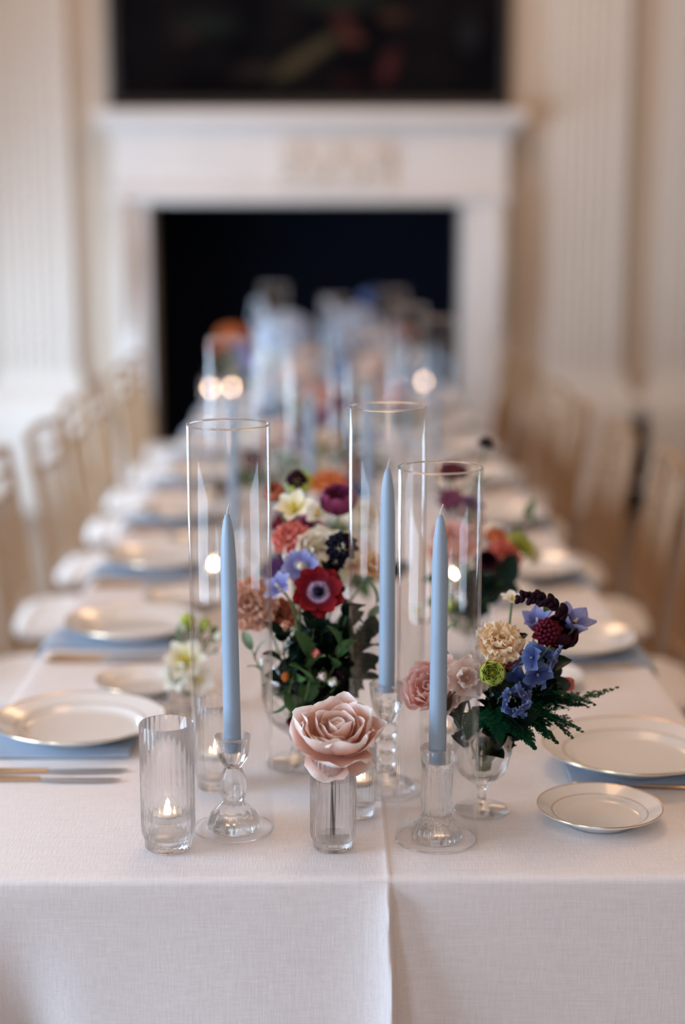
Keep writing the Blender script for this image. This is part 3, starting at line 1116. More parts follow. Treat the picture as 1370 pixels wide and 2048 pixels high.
def layers_of(kind, rng, variant=0):
    """-> list of (part name, material slot, (verts, faces, t), [transforms])"""
    P = []

    def ring(n, geo, off=0.0, jit=.12, name='petal', slot=0, tilt=0):
        Ts = []
        for i in range(n):
            M = rz(off + 2 * pi * i / n + rng.uniform(-jit, jit))
            if tilt:
                M = M @ Matrix.Rotation(rng.uniform(-tilt, tilt), 4, 'Y')
            Ts.append(M)
        P.append((name, slot, geo, Ts))

    def core(r, zc, rz_, name='centre', slot=1):
        b = MB().blob((0, 0, zc), (r, r, rz_), 10, 6)
        P.append((name, slot, (b.v, b.f, b.t), [Matrix.Identity(4)]))
    if kind == 'open_rose':
        ring(3, petal(.030, .034, 6, -26, .0, .001, 1, .003, True), .3, .1, tilt=.05)
        ring(3, petal(.034, .046, 14, -14, .0, .001, 2, .006, True, lobes=4), .9, .2, tilt=.08)
        ring(4, petal(.036, .050, 30, -10, .05, .0016, 3, .009, True, lobes=4), .1, .25, tilt=.10)
        ring(4, petal(.040, .056, 52, -2, .08, .002, 4, .010, True, lobes=4), .75, .25, tilt=.12)
        ring(5, petal(.048, .068, 76, 4, .05, .0034, 5, .008, True, lobes=5, nv=8), .25, .15, tilt=.10)
        ring(5, petal(.056, .078, 92, 6, .02, .0042, 6, .005, True, lobes=4, nv=8), .85, .15, tilt=.12)
        ring(3, petal(.056, .070, 104, 40, -.05, .0045, 7, .004, True, lobes=4, nv=8), 2.4, .3, tilt=.12)
        ring(3, petal(.040, .050, 118, 128, -.08, .003, 8, .004, False, lobes=4), -2.6, .5, tilt=.2)
        b = MB().lathe([(0, -.008), (.006, -.006), (.010, 0), (.007, .006), (0, .008)], 10)
        P.append(('calyx', 2, (b.v, b.f, b.t), [Matrix.Identity(4)]))
    elif kind == 'cup_rose':
        ring(3, petal(.026, .026, 5, -30, .1, .001, 1, .004, True), .3)
        ring(4, petal(.031, .032, 14, -18, .15, .001, 2, .007, True), .9)
        ring(5, petal(.038, .042, 40, -20, .25, .002, 3, .008), .1)
        ring(5, petal(.048, .052, 70, -22, .28, .002, 4, .006), .6)
        ring(6, petal(.055, .058, 92, -14, .28, .0025, 5, .004), .2)
        ring(3, petal(.056, .056, 110, 30, .2, .003, 7, .004), 1.2, .3)
        b = MB().lathe([(0, -.008), (.006, -.006), (.010, 0), (.007, .006), (0, .008)], 10)
        P.append(('calyx', 2, (b.v, b.f, b.t), [Matrix.Identity(4)]))
    elif kind == 'ranunculus':
        for q, (R, n) in enumerate(((.008, 4), (.013, 5), (.018, 6), (.023, 7), (.028, 7))):
            ring(n, petal(R * 1.95, R * 1.5, 88, -42, .28, .0008, q, R * .12, z0=.022 - R * .8), q * .7, .1)
        core(.006, .020, .006)
    elif kind == 'anemone':
        ring(5, petal(.036, .030, 82, 62, .18, .0015, 1, .003, nu=9), 0, .08)
        ring(5, petal(.038, .032, 88, 70, .18, .002, 3, .003, nu=9, z0=-.001), .63, .08)
        core(.0075, .006, .006)
        b = MB()
        for i in range(34):
            a = i * 2.39996
            r = .0085 + .0055 * (i % 4) / 3
            b.tube([(0.004 * cos(a), 0.004 * sin(a), .003), (r * cos(a), r * sin(a), .0075)], .0004, 4)
            b.blob((r * cos(a), r * sin(a), .0082), (.0009, .0009, .0012), 5, 3)
        P.append(('stamens', 1, (b.v, b.f, b.t), [Matrix.Identity(4)]))
    elif kind == 'carnation':
        for q, (L, a0, a1, n) in enumerate(((.024, 5, 10, 4), (.029, 18, 40, 6), (.033, 38, 70, 8), (.036, 60, 100, 9))):
            ring(n, petal(.0 + L, L * .95, a0, a1, .1, .0042, q + 1, .002, lobes=10), q * .5, .25, tilt=.12)
        b = MB().lathe([(0, -.022), (.005, -.020), (.0075, -.008), (.008, .002), (.006, .006), (0, .006)], 10)
        P.append(('calyx', 2, (b.v, b.f, b.t), [Matrix.Identity(4)]))
    elif kind == 'lisianthus':
        ring(5, petal(.034, .034, 28, 14, .25, .004, 1, .003), 0, .15, tilt=.1)
        ring(5, petal(.040, .042, 48, 66, .2, .005, 3, .003), .6, .15, tilt=.12)
        ring(4, petal(.040, .042, 62, 98, .2, .005, 5, .002), .2, .2, tilt=.12)
        core(.004, .014, .008)
    elif kind == 'freesia':
        ring(3, petal(.034, .022, 32, 78, .25, .001, 1, .003), 0, .08)
        ring(3, petal(.034, .021, 34, 84, .25, .001, 2, .003, z0=-.001), 1.05, .08)
        core(.003, .014, .010)
    elif kind == 'bellflower':
        ring(5, petal(.046, .034, 20, 52, .25, .002, 1, .004, point=True, nu=9), 0, .15, tilt=.15)
        core(.003, .018, .014)
    elif kind == 'delphinium':
        for i in range(11 if not variant else 7):
            a = i * 2.4
            z = .004 + (.0085 if not variant else .012) * i
            k = (1.15 if not variant else 1.5) - .05 * i
            d = Vector((cos(a), sin(a), .25)).normalized()
            Mx = Matrix.Translation(d * .012 + Vector((0, 0, z))) @ Vector((0, 0, 1)).rotation_difference(d).to_matrix().to_4x4() @ Matrix.Scale(k, 4)
            if i == 0:
                b = MB()
                for q in range(5):
                    v, f, t = petal(.017, .016, 58, 100, .2, .0022, q, .001, nu=4, nv=4)
                    b.add(v, f, rz(2 * pi * q / 5), t)
                geo = (b.v, b.f, b.t)
                eye = MB().blob((0, 0, .003), (.0015, .0015, .0022), 6, 4)
                Ts = []
            Ts.append(Mx)
        P.append(('floret', 0, geo, Ts))
        P.append(('floret_eye', 1, (eye.v, eye.f, eye.t), Ts))
        b = MB().tube([(0, 0, -.02), (0, 0, .03), (0, 0, .10)], [.002, .0017, .001], 6)
        P.append(('spike', 2, (b.v, b.f, b.t), [Matrix.Identity(4)]))
    elif kind == 'scabiosa':
        ring(10, petal(.018, .013, 60, 92, .15, .002, 1, .006, nu=4, nv=4), 0, .1)
        b = MB()
        for i in range(46):
            zf = 1 - (i + .5) / 46 * 1.25
            a = i * 2.39996
            q = sqrt(max(0, 1 - zf * zf))
            b.blob((.0155 * q * cos(a), .0155 * q * sin(a), .008 + .0135 * zf), (.0031, .0031, .0031), 6, 4, None, [.9] * 30)
        P.append(('pincushion', 0, (b.v, b.f, b.t), [Matrix.Identity(4)]))
    elif kind == 'hydrangea':
        for i in range(64):
            zf = 1 - (i + .5) / 64 * 1.35
            a = i * 2.39996
            q = sqrt(max(0, 1 - zf * zf))
            d = Vector((q * cos(a), q * sin(a), zf))
            Mx = Matrix.Translation(Vector((d.x * .075, d.y * .075, .03 + d.z * .06))) @ Vector((0, 0, 1)).rotation_difference(d).to_matrix().to_4x4()
            if i == 0:
                b = MB()
                for k in range(4):
                    v, f, t = petal(.015, .016, 72, 92, .2, 0, k, .001, nu=3, nv=4)
                    b.add(v, f, rz(pi * k / 2), t)
                geo, Ts = (b.v, b.f, b.t), []
            Ts.append(Mx)
        P.append(('floret', 0, geo, Ts))
    elif kind == 'bud':
        ring(4, petal(.026, .020, 42, -38, .35, .0, 1, .001, nv=4), 0, .1)
        b = MB().lathe([(0, -.006), (.004, -.004), (.007, .001), (.005, .006), (0, .008)], 8)
        P.append(('calyx', 2, (b.v, b.f, b.t), [Matrix.Identity(4)]))
    return P


_cache = {}


def stem_curve(p0, d, p1, n=7):
    """from the bloom at p0, leaving against direction d, to p1 inside the vase"""
    p0, p1, d = Vector(p0), Vector(p1), Vector(d)
    L = (p1 - p0).length
    c1 = p0 - d * L * .35
    c2 = p1 + Vector((0, 0, 1)) * L * .35
    out = []
    for i in range(n + 1):
        t = i / n
        out.append(p0 * (1 - t) ** 3 + c1 * 3 * t * (1 - t) ** 2 + c2 * 3 * t * t * (1 - t) + p1 * t ** 3)
    return out


def flower(kind, loc, d, scale, mats, label, cat='flower', group=None, vase=None, near=True, spin=0.0, name=None, stemmat=None, stemr=.0017, variant=0):
    d = Vector(d).normalized()
    root = thing(name or {'open_rose': 'rose', 'cup_rose': 'garden_rose'}.get(kind, kind), label, cat, loc, (0, 0, 0), group)
    q = Vector((0, 0, 1)).rotation_difference(d)
    M0 = q.to_matrix().to_4x4() @ rz(spin) @ Matrix.Scale(scale, 4)
    key = (kind, mats[0].name, near, variant)
    if key not in _cache:
        rng = random.Random(hash(kind) % 1000 if False else sum(map(ord, kind)) + variant)
        parts = layers_of(kind, rng, variant)
        lst = []
        if near:
            for nm, slot, geo, Ts in parts:
                me = MB().add(*geo[:2], None, geo[2]).mesh(nm, mats[slot], True, 80)
                lst.append((nm, me, Ts))
        else:
            acc = {}
            for nm, slot, geo, Ts in parts:
                nm2 = 'blossom' if nm in ('petal', 'floret', 'pincushion') else ('heart' if nm in ('centre', 'floret_eye', 'stamens') else nm)
                b = acc.setdefault((nm2, slot), MB())
                for Tm in Ts:
                    b.add(geo[0], geo[1], Tm, geo[2])
            for (nm, slot), b in acc.items():
                lst.append((nm, b.mesh(nm, mats[slot], True, 80), [Matrix.Identity(4)]))
        _cache[key] = lst
    for nm, me, Ts in _cache[key]:
        for Tm in Ts:
            o = put(nm, me, root, M0 @ Tm)
            if nm in ('stamens', 'blossom', 'heart', 'pincushion'):
                o['kind'] = 'stuff'
    if vase is not None:
        rel = Vector(vase) - Vector(loc)
        pts = stem_curve((0, 0, 0), d, rel)
        MB().tube(pts, stemr, 6).build('stem', stemmat or M_STEM, root)
    return root


def C3(*c):
    return petal_mat('%s' % (c,), [(0, c[0]), (1, c[-1])] if len(c) == 2 else [(0, c[0]), (.55, c[1]), (1, c[2])])


GREEN = M_STEM
PAL = {
    'blush': (petal_mat('blush', [(0, (180, 104, 82)), (.5, (222, 166, 144)), (.78, (238, 200, 184)), (.93, (250, 236, 228)), (1, (254, 248, 244))], .3), C3((200, 150, 110), (220, 180, 120)), GREEN),
    'pink': (C3((232, 122, 102), (240, 186, 172), (250, 224, 216)), C3((210, 130, 100), (220, 150, 110)), GREEN),
    'palepink': (C3((228, 184, 174), (240, 216, 206), (250, 240, 232)), C3((210, 170, 120), (220, 190, 130)), GREEN),
    'peach': (C3((226, 166, 92), (246, 212, 160), (253, 240, 214)), C3((214, 160, 80), (220, 170, 90)), GREEN),
    'apricot': (C3((178, 104, 76), (208, 148, 120), (226, 178, 152)), C3((180, 110, 70), (190, 120, 80)), GREEN),
    'terracotta': (C3((140, 66, 44), (182, 98, 72), (206, 128, 98)), C3((140, 70, 40), (150, 80, 50)), GREEN),
    'coral': (C3((196, 70, 52), (220, 106, 90), (232, 146, 132)), C3((200, 110, 50), (210, 120, 60)), GREEN),
    'orange': (C3((196, 84, 34), (222, 118, 56), (236, 156, 98)), C3((150, 80, 30), (160, 90, 40)), GREEN),
    'cream': (C3((214, 212, 160), (240, 234, 212), (250, 244, 234)), C3((180, 190, 90), (200, 204, 110)), GREEN),
    'white': (C3((220, 214, 160), (246, 242, 230), (250, 247, 240)), C3((222, 190, 40), (230, 200, 60)), GREEN),
    'whiteyellow': (C3((214, 200, 40), (244, 236, 196), (250, 246, 236)), C3((222, 190, 30), (230, 200, 40)), GREEN),
    'lime': (C3((138, 160, 44), (182, 194, 82), (208, 214, 120)), C3((150, 160, 50), (170, 180, 60)), GREEN),
    'burgundy': (C3((40, 8, 18), (88, 18, 36), (124, 34, 56)), C3((30, 6, 14), (44, 10, 20)), GREEN),
    'darkwine': (C3((18, 6, 16), (38, 10, 26), (62, 20, 40)), C3((20, 5, 14), (30, 8, 20)), GREEN),
    'magenta': (C3((64, 12, 40), (120, 34, 76), (170, 84, 128)), C3((40, 10, 24), (60, 14, 34)), GREEN),
    'navy': (C3((8, 8, 16), (16, 14, 28), (26, 22, 42)), C3((8, 8, 14), (12, 10, 20)), GREEN),
    'blue': (C3((44, 54, 108), (78, 96, 154), (128, 150, 198)), C3((150, 156, 180), (176, 180, 196)), GREEN),
    'paleblue': (C3((150, 168, 196), (186, 200, 218), (214, 222, 232)), C3((200, 205, 200), (215, 220, 210)), GREEN),
    'lavender': (C3((92, 94, 164), (134, 138, 194), (176, 180, 218)), C3((236, 226, 206), (240, 232, 214)), GREEN),
    'redanemone': (petal_mat('redanemone', [(0, (170, 140, 190)), (.30, (214, 190, 222)), (.40, (120, 22, 48)), (.60, (118, 12, 26)), (1, (150, 28, 38))], .3), C3((14, 10, 30), (22, 16, 44)), GREEN),
    'plum': (C3((60, 30, 70), (92, 54, 104), (128, 88, 140)), C3((50, 26, 50), (60, 30, 60)), GREEN),
}

V_RIGHT = (.205, .221, TZ + .055)
V_CENTRE = (-.048, .407, TZ + .075)
V_LEFT = (-.231, .66, TZ + .03)
V_R2 = (.255, .97, TZ + .055)

# front rose in its own glass
flower('open_rose', (.010, .096, .886), (.02, -.40, 1), 1.22, PAL['blush'], 'large blush rose, fully open, in the small ribbed glass at the front', vase=(.004, .098, TZ + .020), spin=.5, stemmat=M_DARKSTEM, stemr=.0019)

compote('footed clear glass goblet holding the right-hand posy with ferns', .205, .221)
compote('footed clear glass bowl under the red anemone posy', -.048, .407, 1.25)
MB_ = tumbler('bud_vase', 'small clear glass of white and lime flowers behind the left tube', 'vase', -.231, .66, .030, .085, .06, None, 64, 16)
compote('footed clear glass bowl under the coral and pink posy on the right', .255, .97, 1.1)

R_ = 'blooms in the right-hand posy'
NEAR_R = [
    ('cup_rose', (.143, .224, .918), (-.55, -.70, .55), .95, 'pink', 'round pink garden rose seen through the right front tube'),
    ('lisianthus', (.180, .205, .940), (.05, -.8, .35), .80, 'palepink', 'blush ruffled lisianthus between the pink rose and the peach carnation'),
    ('carnation', (.224, .215, .982), (.05, -.65, .75), .95, 'peach', 'pale peach ruffled carnation above the lime bud'),
    ('carnation', (.236, .222, .966), (.2, -.8, .1), .6, 'coral', 'small coral carnation tucked under the peach carnation'),
    ('ranunculus', (.214, .192, .950), (-.1, -.8, .3), .62, 'lime', 'plump lime green bloom below the peach carnation'),
    ('delphinium', (.258, .205, .940), (.25, -.75, .7), .95, 'blue', 'upper cornflower blue delphinium spike above the fern'),
    ('delphinium', (.244, .185, .915), (-.1, -.8, .25), .80, 'blue', 'lower cornflower blue delphinium spike hanging over the fern'),
    ('ranunculus', (.300, .232, .982), (.25, -.5, .8), .9, 'darkwine', 'near-black wine ranunculus under the dark sprig'),
    ('scabiosa', (.288, .215, .998), (-.05, -.8, .55), .95, 'burgundy', 'small burgundy scabiosa on the dark wine ranunculus'),
    ('bellflower', (.316, .245, .990), (.45, -.3, .75), .95, 'lavender', 'lavender blue pointed bellflower at the far right of the posy'),
    ('bellflower', (.284, .260, .990), (-.25, -.35, .9), .75, 'lavender', 'lavender blue bellflower behind the burgundy scabiosa'),
    ('freesia', (.250, .300, 1.020), (0, -.3, 1), .55, 'white', 'tiny white freesia behind the tip of the dark sprig'),
    ('bud', (.312, .262, .908), (.5, -.4, .5), 1.15, 'coral', 'coral pink bud low on the right above the fern tips'),
]
for kind, loc, d, s, pal, lab in NEAR_R:
    flower(kind, loc, d, s, PAL[pal], lab, vase=(V_RIGHT[0] + (loc[0] - V_RIGHT[0]) * .1, V_RIGHT[1] + (loc[1] - .22) * .1, V_RIGHT[2]), spin=loc[0] * 40, group=R_, variant=1 if kind == 'delphinium' else 0)
NEAR_C = [
    ('anemone', (-.015, .368, 1.018), (.06, -.88, .50), .98, 'redanemone', 'open red anemone with a black eye and white ring'),
    ('anemone', (-.040, .405, 1.046), (-.05, -.75, .6), .72, 'lavender', 'lavender blue anemone just behind the red anemone'),
    ('freesia', (-.066, .385, 1.018), (-.5, -.5, .6), .8, 'lavender', 'pale periwinkle freesia at the left of the red anemone'),
    ('cup_rose', (-.008, .475, 1.036), (.0, -.65, .75), 1.15, 'cream', 'big cream rose above the lavender anemone'),
    ('scabiosa', (.018, .415, 1.072), (.05, -.75, .6), 1.1, 'navy', 'round blue-black scabiosa above the red anemone'),
    ('carnation', (-.055, .50, 1.066), (-.25, -.6, .75), .85, 'coral', 'coral red carnation at the upper left of the cream rose'),
    ('freesia', (-.050, .52, 1.105), (-.15, -.6, .8), 1.0, 'whiteyellow', 'white freesia with a yellow throat at the top of the posy'),
    ('freesia', (-.018, .55, 1.092), (.1, -.6, .8), .85, 'white', 'white freesia beside the magenta ranunculus'),
    ('ranunculus', (.014, .56, 1.098), (.0, -.45, .9), 1.0, 'magenta', 'magenta to wine ranunculus high in the centre posy'),
    ('scabiosa', (-.049, .60, 1.138), (0, -.6, .8), .8, 'darkwine', 'small dark wine scabiosa topping the left of the centre posy'),
    ('ranunculus', (-.080, .60, 1.112), (-.3, -.5, .8), .6, 'terracotta', 'small rust ranunculus at the upper left edge of the centre posy'),
    ('carnation', (-.108, .43, .984), (-.3, -.8, .45), 1.15, 'apricot', 'large apricot carnation seen through the left tall tube'),
    ('carnation', (-.070, .43, .968), (-.1, -.85, .4), .75, 'terracotta', 'terracotta carnation between the apricot one and the red anemone'),
    ('lisianthus', (.036, .50, 1.030), (.2, -.6, .75), .75, 'palepink', 'pale pink lisianthus right of the cream rose'),
    ('lisianthus', (.062, .465, 1.030), (.3, -.6, .7), .65, 'peach', 'pale peach lisianthus next to the middle candle'),
    ('scabiosa', (.010, .425, 1.048), (.1, -.8, .5), .62, 'navy', 'small dark teal scabiosa between the cream rose and the red anemone'),
    ('bud', (-.058, .345, .972), (-.15, -.7, .55), .8, 'apricot', 'apricot bud in the foliage below the terracotta carnation'),
    ('bud', (-.023, .335, .936), (.5, -.6, .4), .7, 'coral', 'rosy bud in the dark foliage under the red anemone'),
    ('bud', (-.058, .345, .902), (-.3, -.7, .2), .7, 'orange', 'small orange bud low at the left of the dark foliage'),
    ('bud', (-.012, .335, .906), (.2, -.7, .2), .75, 'palepink', 'whitish bud just above the front rose'),
    ('bud', (.000, .338, .898), (.5, -.7, .1), .7, 'white', 'round white bud touching the back of the front rose'),
    ('bud', (-.052, .333, .850), (-.1, -.5, -.7), .75, 'burgundy', 'dark red bud hanging at the left of the front rose'),
]
for kind, loc, d, s, pal, lab in NEAR_C:
    flower(kind, loc, d, s, PAL[pal], lab, vase=(V_CENTRE[0] + (loc[0] + .03) * .1, V_CENTRE[1] + (loc[1] - .45) * .1, V_CENTRE[2]), spin=loc[0] * 60, group='blooms in the centre posy')
NEAR_L = [
    ('freesia', (-.229, .655, .836), (0, -.8, .5), 1.15, 'whiteyellow', 'white freesia with a dark yellow throat in the left glass'),
    ('freesia', (-.212, .64, .812), (.3, -.8, .2), .95, 'white', 'lower white freesia spilling over the left glass'),
    ('freesia', (-.240, .648, .815), (-.4, -.8, .2), .9, 'cream', 'cream freesia at the left edge of the left glass'),
    ('bud', (-.225, .68, .884), (-.1, -.3, .9), 1.3, 'lime', 'lime green bud at the top of the left glass'),
    ('bud', (-.206, .685, .880), (.4, -.3, .9), 1.1, 'lime', 'second lime green bud, right of the top one, in the left glass'),
    ('bud', (-.183, .66, .872), (.6, -.4, .6), .8, 'white', 'small white bud leaning right out of the left glass'),
    ('bud', (-.180, .655, .855), (.7, -.5, .2), .9, 'palepink', 'small blush bud below the white bud in the left glass'),
]
for kind, loc, d, s, pal, lab in NEAR_L:
    flower(kind, loc, d, s, PAL[pal], lab, vase=(V_LEFT[0] + (loc[0] - V_LEFT[0]) * .1, V_LEFT[1], V_LEFT[2]), spin=loc[0] * 50, group='blooms in the left glass')
NEAR_2 = [
    ('cup_rose', (.215, .905, .970), (-.1, -.6, .8), 1.0, 'pink', 'soft pink garden rose in the coral posy behind the right tube'),
    ('cup_rose', (.246, 1.00, .985), (.1, -.5, .85), .9, 'palepink', 'pale pink garden rose behind the soft pink one'),
    ('carnation', (.296, .86, .958), (.35, -.7, .5), 1.0, 'coral', 'coral carnation at the right of the coral posy'),
    ('carnation', (.290, .905, .985), (.3, -.5, .8), .6, 'orange', 'small orange carnation above the coral carnation'),
    ('lisianthus', (.330, .905, .970), (.5, -.5, .7), .7, 'lime', 'yellow green lisianthus at the right edge of the coral posy'),
    ('lisianthus', (.352, .915, .955), (.7, -.5, .4), .55, 'cream', 'creamy lisianthus at the far right of the coral posy'),
    ('ranunculus', (.263, .815, .960), (.1, -.8, .5), .7, 'darkwine', 'near-black ranunculus at the front of the coral posy'),
    ('carnation', (.225, 1.05, 1.075), (0, -.3, 1), .85, 'burgundy', 'tall burgundy carnation rising above the right tube'),
    ('carnation', (.220, 1.00, 1.035), (-.1, -.5, .8), .7, 'magenta', 'magenta carnation below the tall burgundy one'),
    ('scabiosa', (.279, 1.00, 1.135), (.2, -.2, 1), .7, 'navy', 'lone dark scabiosa on a long stem above the coral posy'),
    ('freesia', (.250, .95, 1.030), (.2, -.5, .8), .8, 'plum', 'plum freesia between the burgundy and pink blooms'),
    ('freesia', (.145, .72, .900), (0, -.6, .7), .6, 'white', 'tiny white freesia low beside the right candle'),
    ('bud', (.196, .72, .905), (0, -.5, .8), 1.0, 'lime', 'greenish bud low in front of the coral posy'),
]
for kind, loc, d, s, pal, lab in NEAR_2:
    flower(kind, loc, d, s, PAL[pal], lab, vase=(V_R2[0] + (loc[0] - V_R2[0]) * .1, V_R2[1] + (loc[1] - .95) * .1, V_R2[2]), spin=loc[0] * 50, group='blooms in the coral posy', near=False)


# ------------------------------------------------------------------ foliage
def leaf_mesh(key, L, W, mat, a0=20, a1=70, cup=.3):
    if key not in _cache:
        v, f, t = petal(L, W, a0, a1, cup, .001, 2, 0, point=True, nu=7, nv=4)
        _cache[key] = MB().add(v, f, None, t).mesh('leaf', mat, True, 80)
    return _cache[key]


def sprig(label, pts, nleaf, lm, size, group, stemmat=M_STEM, seed=0, cat='foliage', name='leaf_sprig', start=.3):
    """stem through pts with alternate leaves"""
    rng = random.Random(seed)
    root = thing(name, label, cat, pts[0], (0, 0, 0), group)
    P = [Vector(p) - Vector(pts[0]) for p in pts]
    Q = []
    n = len(P) - 1
    for i in range(n):
        for k in range(4):
            t = k / 4
            a, b, c, d = P[max(i - 1, 0)], P[i], P[i + 1], P[min(i + 2, n)]
            Q.append(.5 * ((2 * b) + (c - a) * t + (2 * a - 5 * b + 4 * c - d) * t * t + (3 * b - a - 3 * c + d) * t ** 3))
    Q.append(P[-1])
    MB().tube(Q, [.0016 - .0009 * i / len(Q) for i in range(len(Q))], 5).build('stem', stemmat, root)
    for k in range(nleaf):
        u = start + (1 - start) * k / max(1, nleaf - 1)
        i = min(int(u * (len(Q) - 1)), len(Q) - 2)
        d = (Q[i + 1] - Q[i]).normalized()
        q = Vector((0, 0, 1)).rotation_difference(d).to_matrix().to_4x4()
        M = Matrix.Translation(Q[i]) @ q @ rz(k * 2.4 + seed + rng.uniform(-.4, .4)) @ Matrix.Scale(size * rng.uniform(.75, 1.15), 4)
        put('leaf', lm, root, M)
    return root


LF_D = leaf_mesh('lfd', .045, .030, M_LEAF)
LF_M = leaf_mesh('lfm', .045, .026, M_LEAF2)
LF_S = leaf_mesh('lfs', .040, .018, M_LEAF3)
LF_W = leaf_mesh('lfw', .040, .022, PAL['darkwine'][0])
vb = Vector(V_CENTRE)
gC = 'foliage of the centre posy'
CSP = [
    ('dark leaf sprig spreading below the red anemone', [vb, (-.03, .37, .90), (-.02, .345, .985)], 8, LF_D, 1.05),
    ('dark leaf sprig right of the red anemone', [vb, (.0, .38, .91), (.03, .365, 1.0)], 8, LF_D, 1.1),
    ('dark leaf sprig near the middle glass tube', [vb, (.02, .39, .88), (.06, .375, .965)], 7, LF_D, 1.05),
    ('dark leaf sprig under the terracotta carnation', [vb, (-.06, .37, .89), (-.065, .35, .965)], 7, LF_D, .95),
    ('mid green leafy sprig hanging left of the front rose', [vb + Vector((0, -.03, .08)), (-.05, .34, .905), (-.062, .325, .862)], 5, LF_M, .8),
    ('upright green leaf sprig just behind the front rose', [vb, (-.03, .345, .88), (-.026, .33, .945)], 5, LF_M, 1.0),
    ('green leafy sprig right of the front rose top', [vb, (.0, .35, .90), (.018, .335, .955)], 5, LF_M, .8),
    ('dark leafy sprig deep inside the centre posy', [vb, (-.02, .41, .93), (.01, .40, 1.02)], 8, LF_D, 1.15),
    ('dark leafy sprig behind the cream rose', [vb, (-.03, .47, .95), (-.03, .50, 1.05)], 7, LF_D, 1.0),
    ('sage green sprig left of the terracotta carnation', [vb, (-.09, .40, .88), (-.115, .39, .94)], 6, LF_S, .9),
    ('sage green sprig leaning to the middle candle', [vb, (.03, .43, .92), (.075, .42, 1.0)], 6, LF_S, .9),
    ('wine leaf sprig low in the centre posy', [vb, (-.01, .36, .86), (.02, .338, .905)], 6, LF_W, .8),
    ('lower dark leaf sprig on the bowl rim', [vb, (-.01, .37, .88), (-.045, .35, .925)], 7, LF_D, 1.0),
    ('dark leaf sprig on the right rim of the centre bowl', [vb, (.01, .38, .86), (.05, .36, .90)], 6, LF_D, .9),
]
for k, (ex, ez, wd) in enumerate(((-.060, .895, 'far left'), (-.045, .940, 'upper left'), (-.028, .905, 'left of middle'), (-.010, .960, 'upper middle'), (.004, .918, 'right of middle'), (.022, .950, 'upper right'), (.038, .915, 'right'), (.048, .955, 'far right'), (-.015, .870, 'lowest middle'), (.020, .880, 'lowest right'))):
    CSP.append(('dark leaf sprig filling the %s of the centre foliage' % wd, [vb, (ex * .6 - .01, .385, (ez + TZ + .09) / 2), (ex, .362 + .01 * (k % 3), ez)], 8, LF_D, 1.0))
for k, (lab, pts, n, lm, s) in enumerate(CSP):
    sprig(lab, pts, n, lm, s, gC, seed=k)
vr = Vector(V_RIGHT)
gR = 'foliage of the right-hand posy'
RSP = [
    ('broad dark leaf sprig beside the blue delphiniums', [vr, (.24, .22, .88), (.285, .215, .955)], 6, LF_D, 1.05),
    ('dark leaf sprig under the lime bud', [vr, (.21, .20, .87), (.225, .185, .925)], 7, LF_D, .95),
    ('dark leaf sprig behind the peach carnation', [vr, (.22, .24, .90), (.245, .245, .985)], 7, LF_D, .9),
    ('sage bud sprig between the wine bloom and the delphinium', [vr, (.26, .22, .90), (.295, .205, .978)], 7, LF_S, .5),
    ('dark leaf sprig low in front of the goblet', [vr, (.215, .19, .86), (.24, .165, .895)], 7, LF_D, .9),
    ('dark leaf sprig under the pink garden rose', [vr, (.18, .20, .86), (.155, .195, .91)], 6, LF_D, .8),
    ('sage leaf sprig behind the pink garden rose', [vr, (.17, .24, .90), (.15, .26, .99)], 6, LF_S, .8),
    ('dark leaf sprig right of the coral bud', [vr, (.25, .24, .87), (.305, .25, .94)], 6, LF_D, .9),
    ('mid green sprig rising behind the bellflowers', [vr, (.25, .25, .92), (.30, .27, 1.03)], 6, LF_M, .55),
]
for k, (ex, ez, wd) in enumerate(((.212, .915, 'left'), (.232, .935, 'left of middle'), (.255, .900, 'lower middle'), (.275, .930, 'right of middle'), (.300, .925, 'right'), (.285, .965, 'upper right'))):
    RSP.append(('dark leaf sprig, %s in the right-hand posy' % wd, [vr, (ex * .5 + .105, .212, .87), (ex, .205 + .012 * (k % 3), ez)], 7, LF_D, .85))
for k, (lab, pts, n, lm, s) in enumerate(RSP):
    sprig(lab, pts, n, lm, s, gR, seed=k + 20)
v2 = Vector(V_R2)
for k, (lab, pts, n, lm, s) in enumerate([
        ('broad dark leaf sprig below the coral carnation', [v2, (.27, .87, .88), (.292, .80, .935)], 6, LF_D, 1.3),
        ('dark leaf sprig at the front of the coral posy', [v2, (.25, .88, .88), (.262, .81, .93)], 6, LF_D, 1.2),
        ('mid green sprig left in the coral posy', [v2, (.21, .90, .86), (.19, .84, .93)], 7, LF_M, 1.1),
        ('pale green sprig reaching right from the coral posy', [v2, (.31, .98, .95), (.372, 1.08, 1.005)], 7, LF_S, .9),
        ('sage sprig on top of the coral posy', [v2, (.25, .98, .98), (.27, 1.0, 1.08)], 7, LF_S, .9),
        ('dark leaf sprig behind the coral posy', [v2, (.23, 1.0, .95), (.22, 1.02, 1.04)], 7, LF_D, 1.1)]):
    sprig(lab, pts, n, lm, s, 'foliage of the coral posy', seed=k + 40)
vl = Vector(V_LEFT)
sprig('thin sage sprig at the back of the left glass', [vl, (-.235, .68, .84), (-.245, .69, .885)], 5, LF_S, .6, 'foliage of the left glass', seed=60)
sprig('thin green sprig right in the left glass', [vl, (-.21, .67, .84), (-.185, .668, .885)], 5, LF_M, .5, 'foliage of the left glass', seed=61)

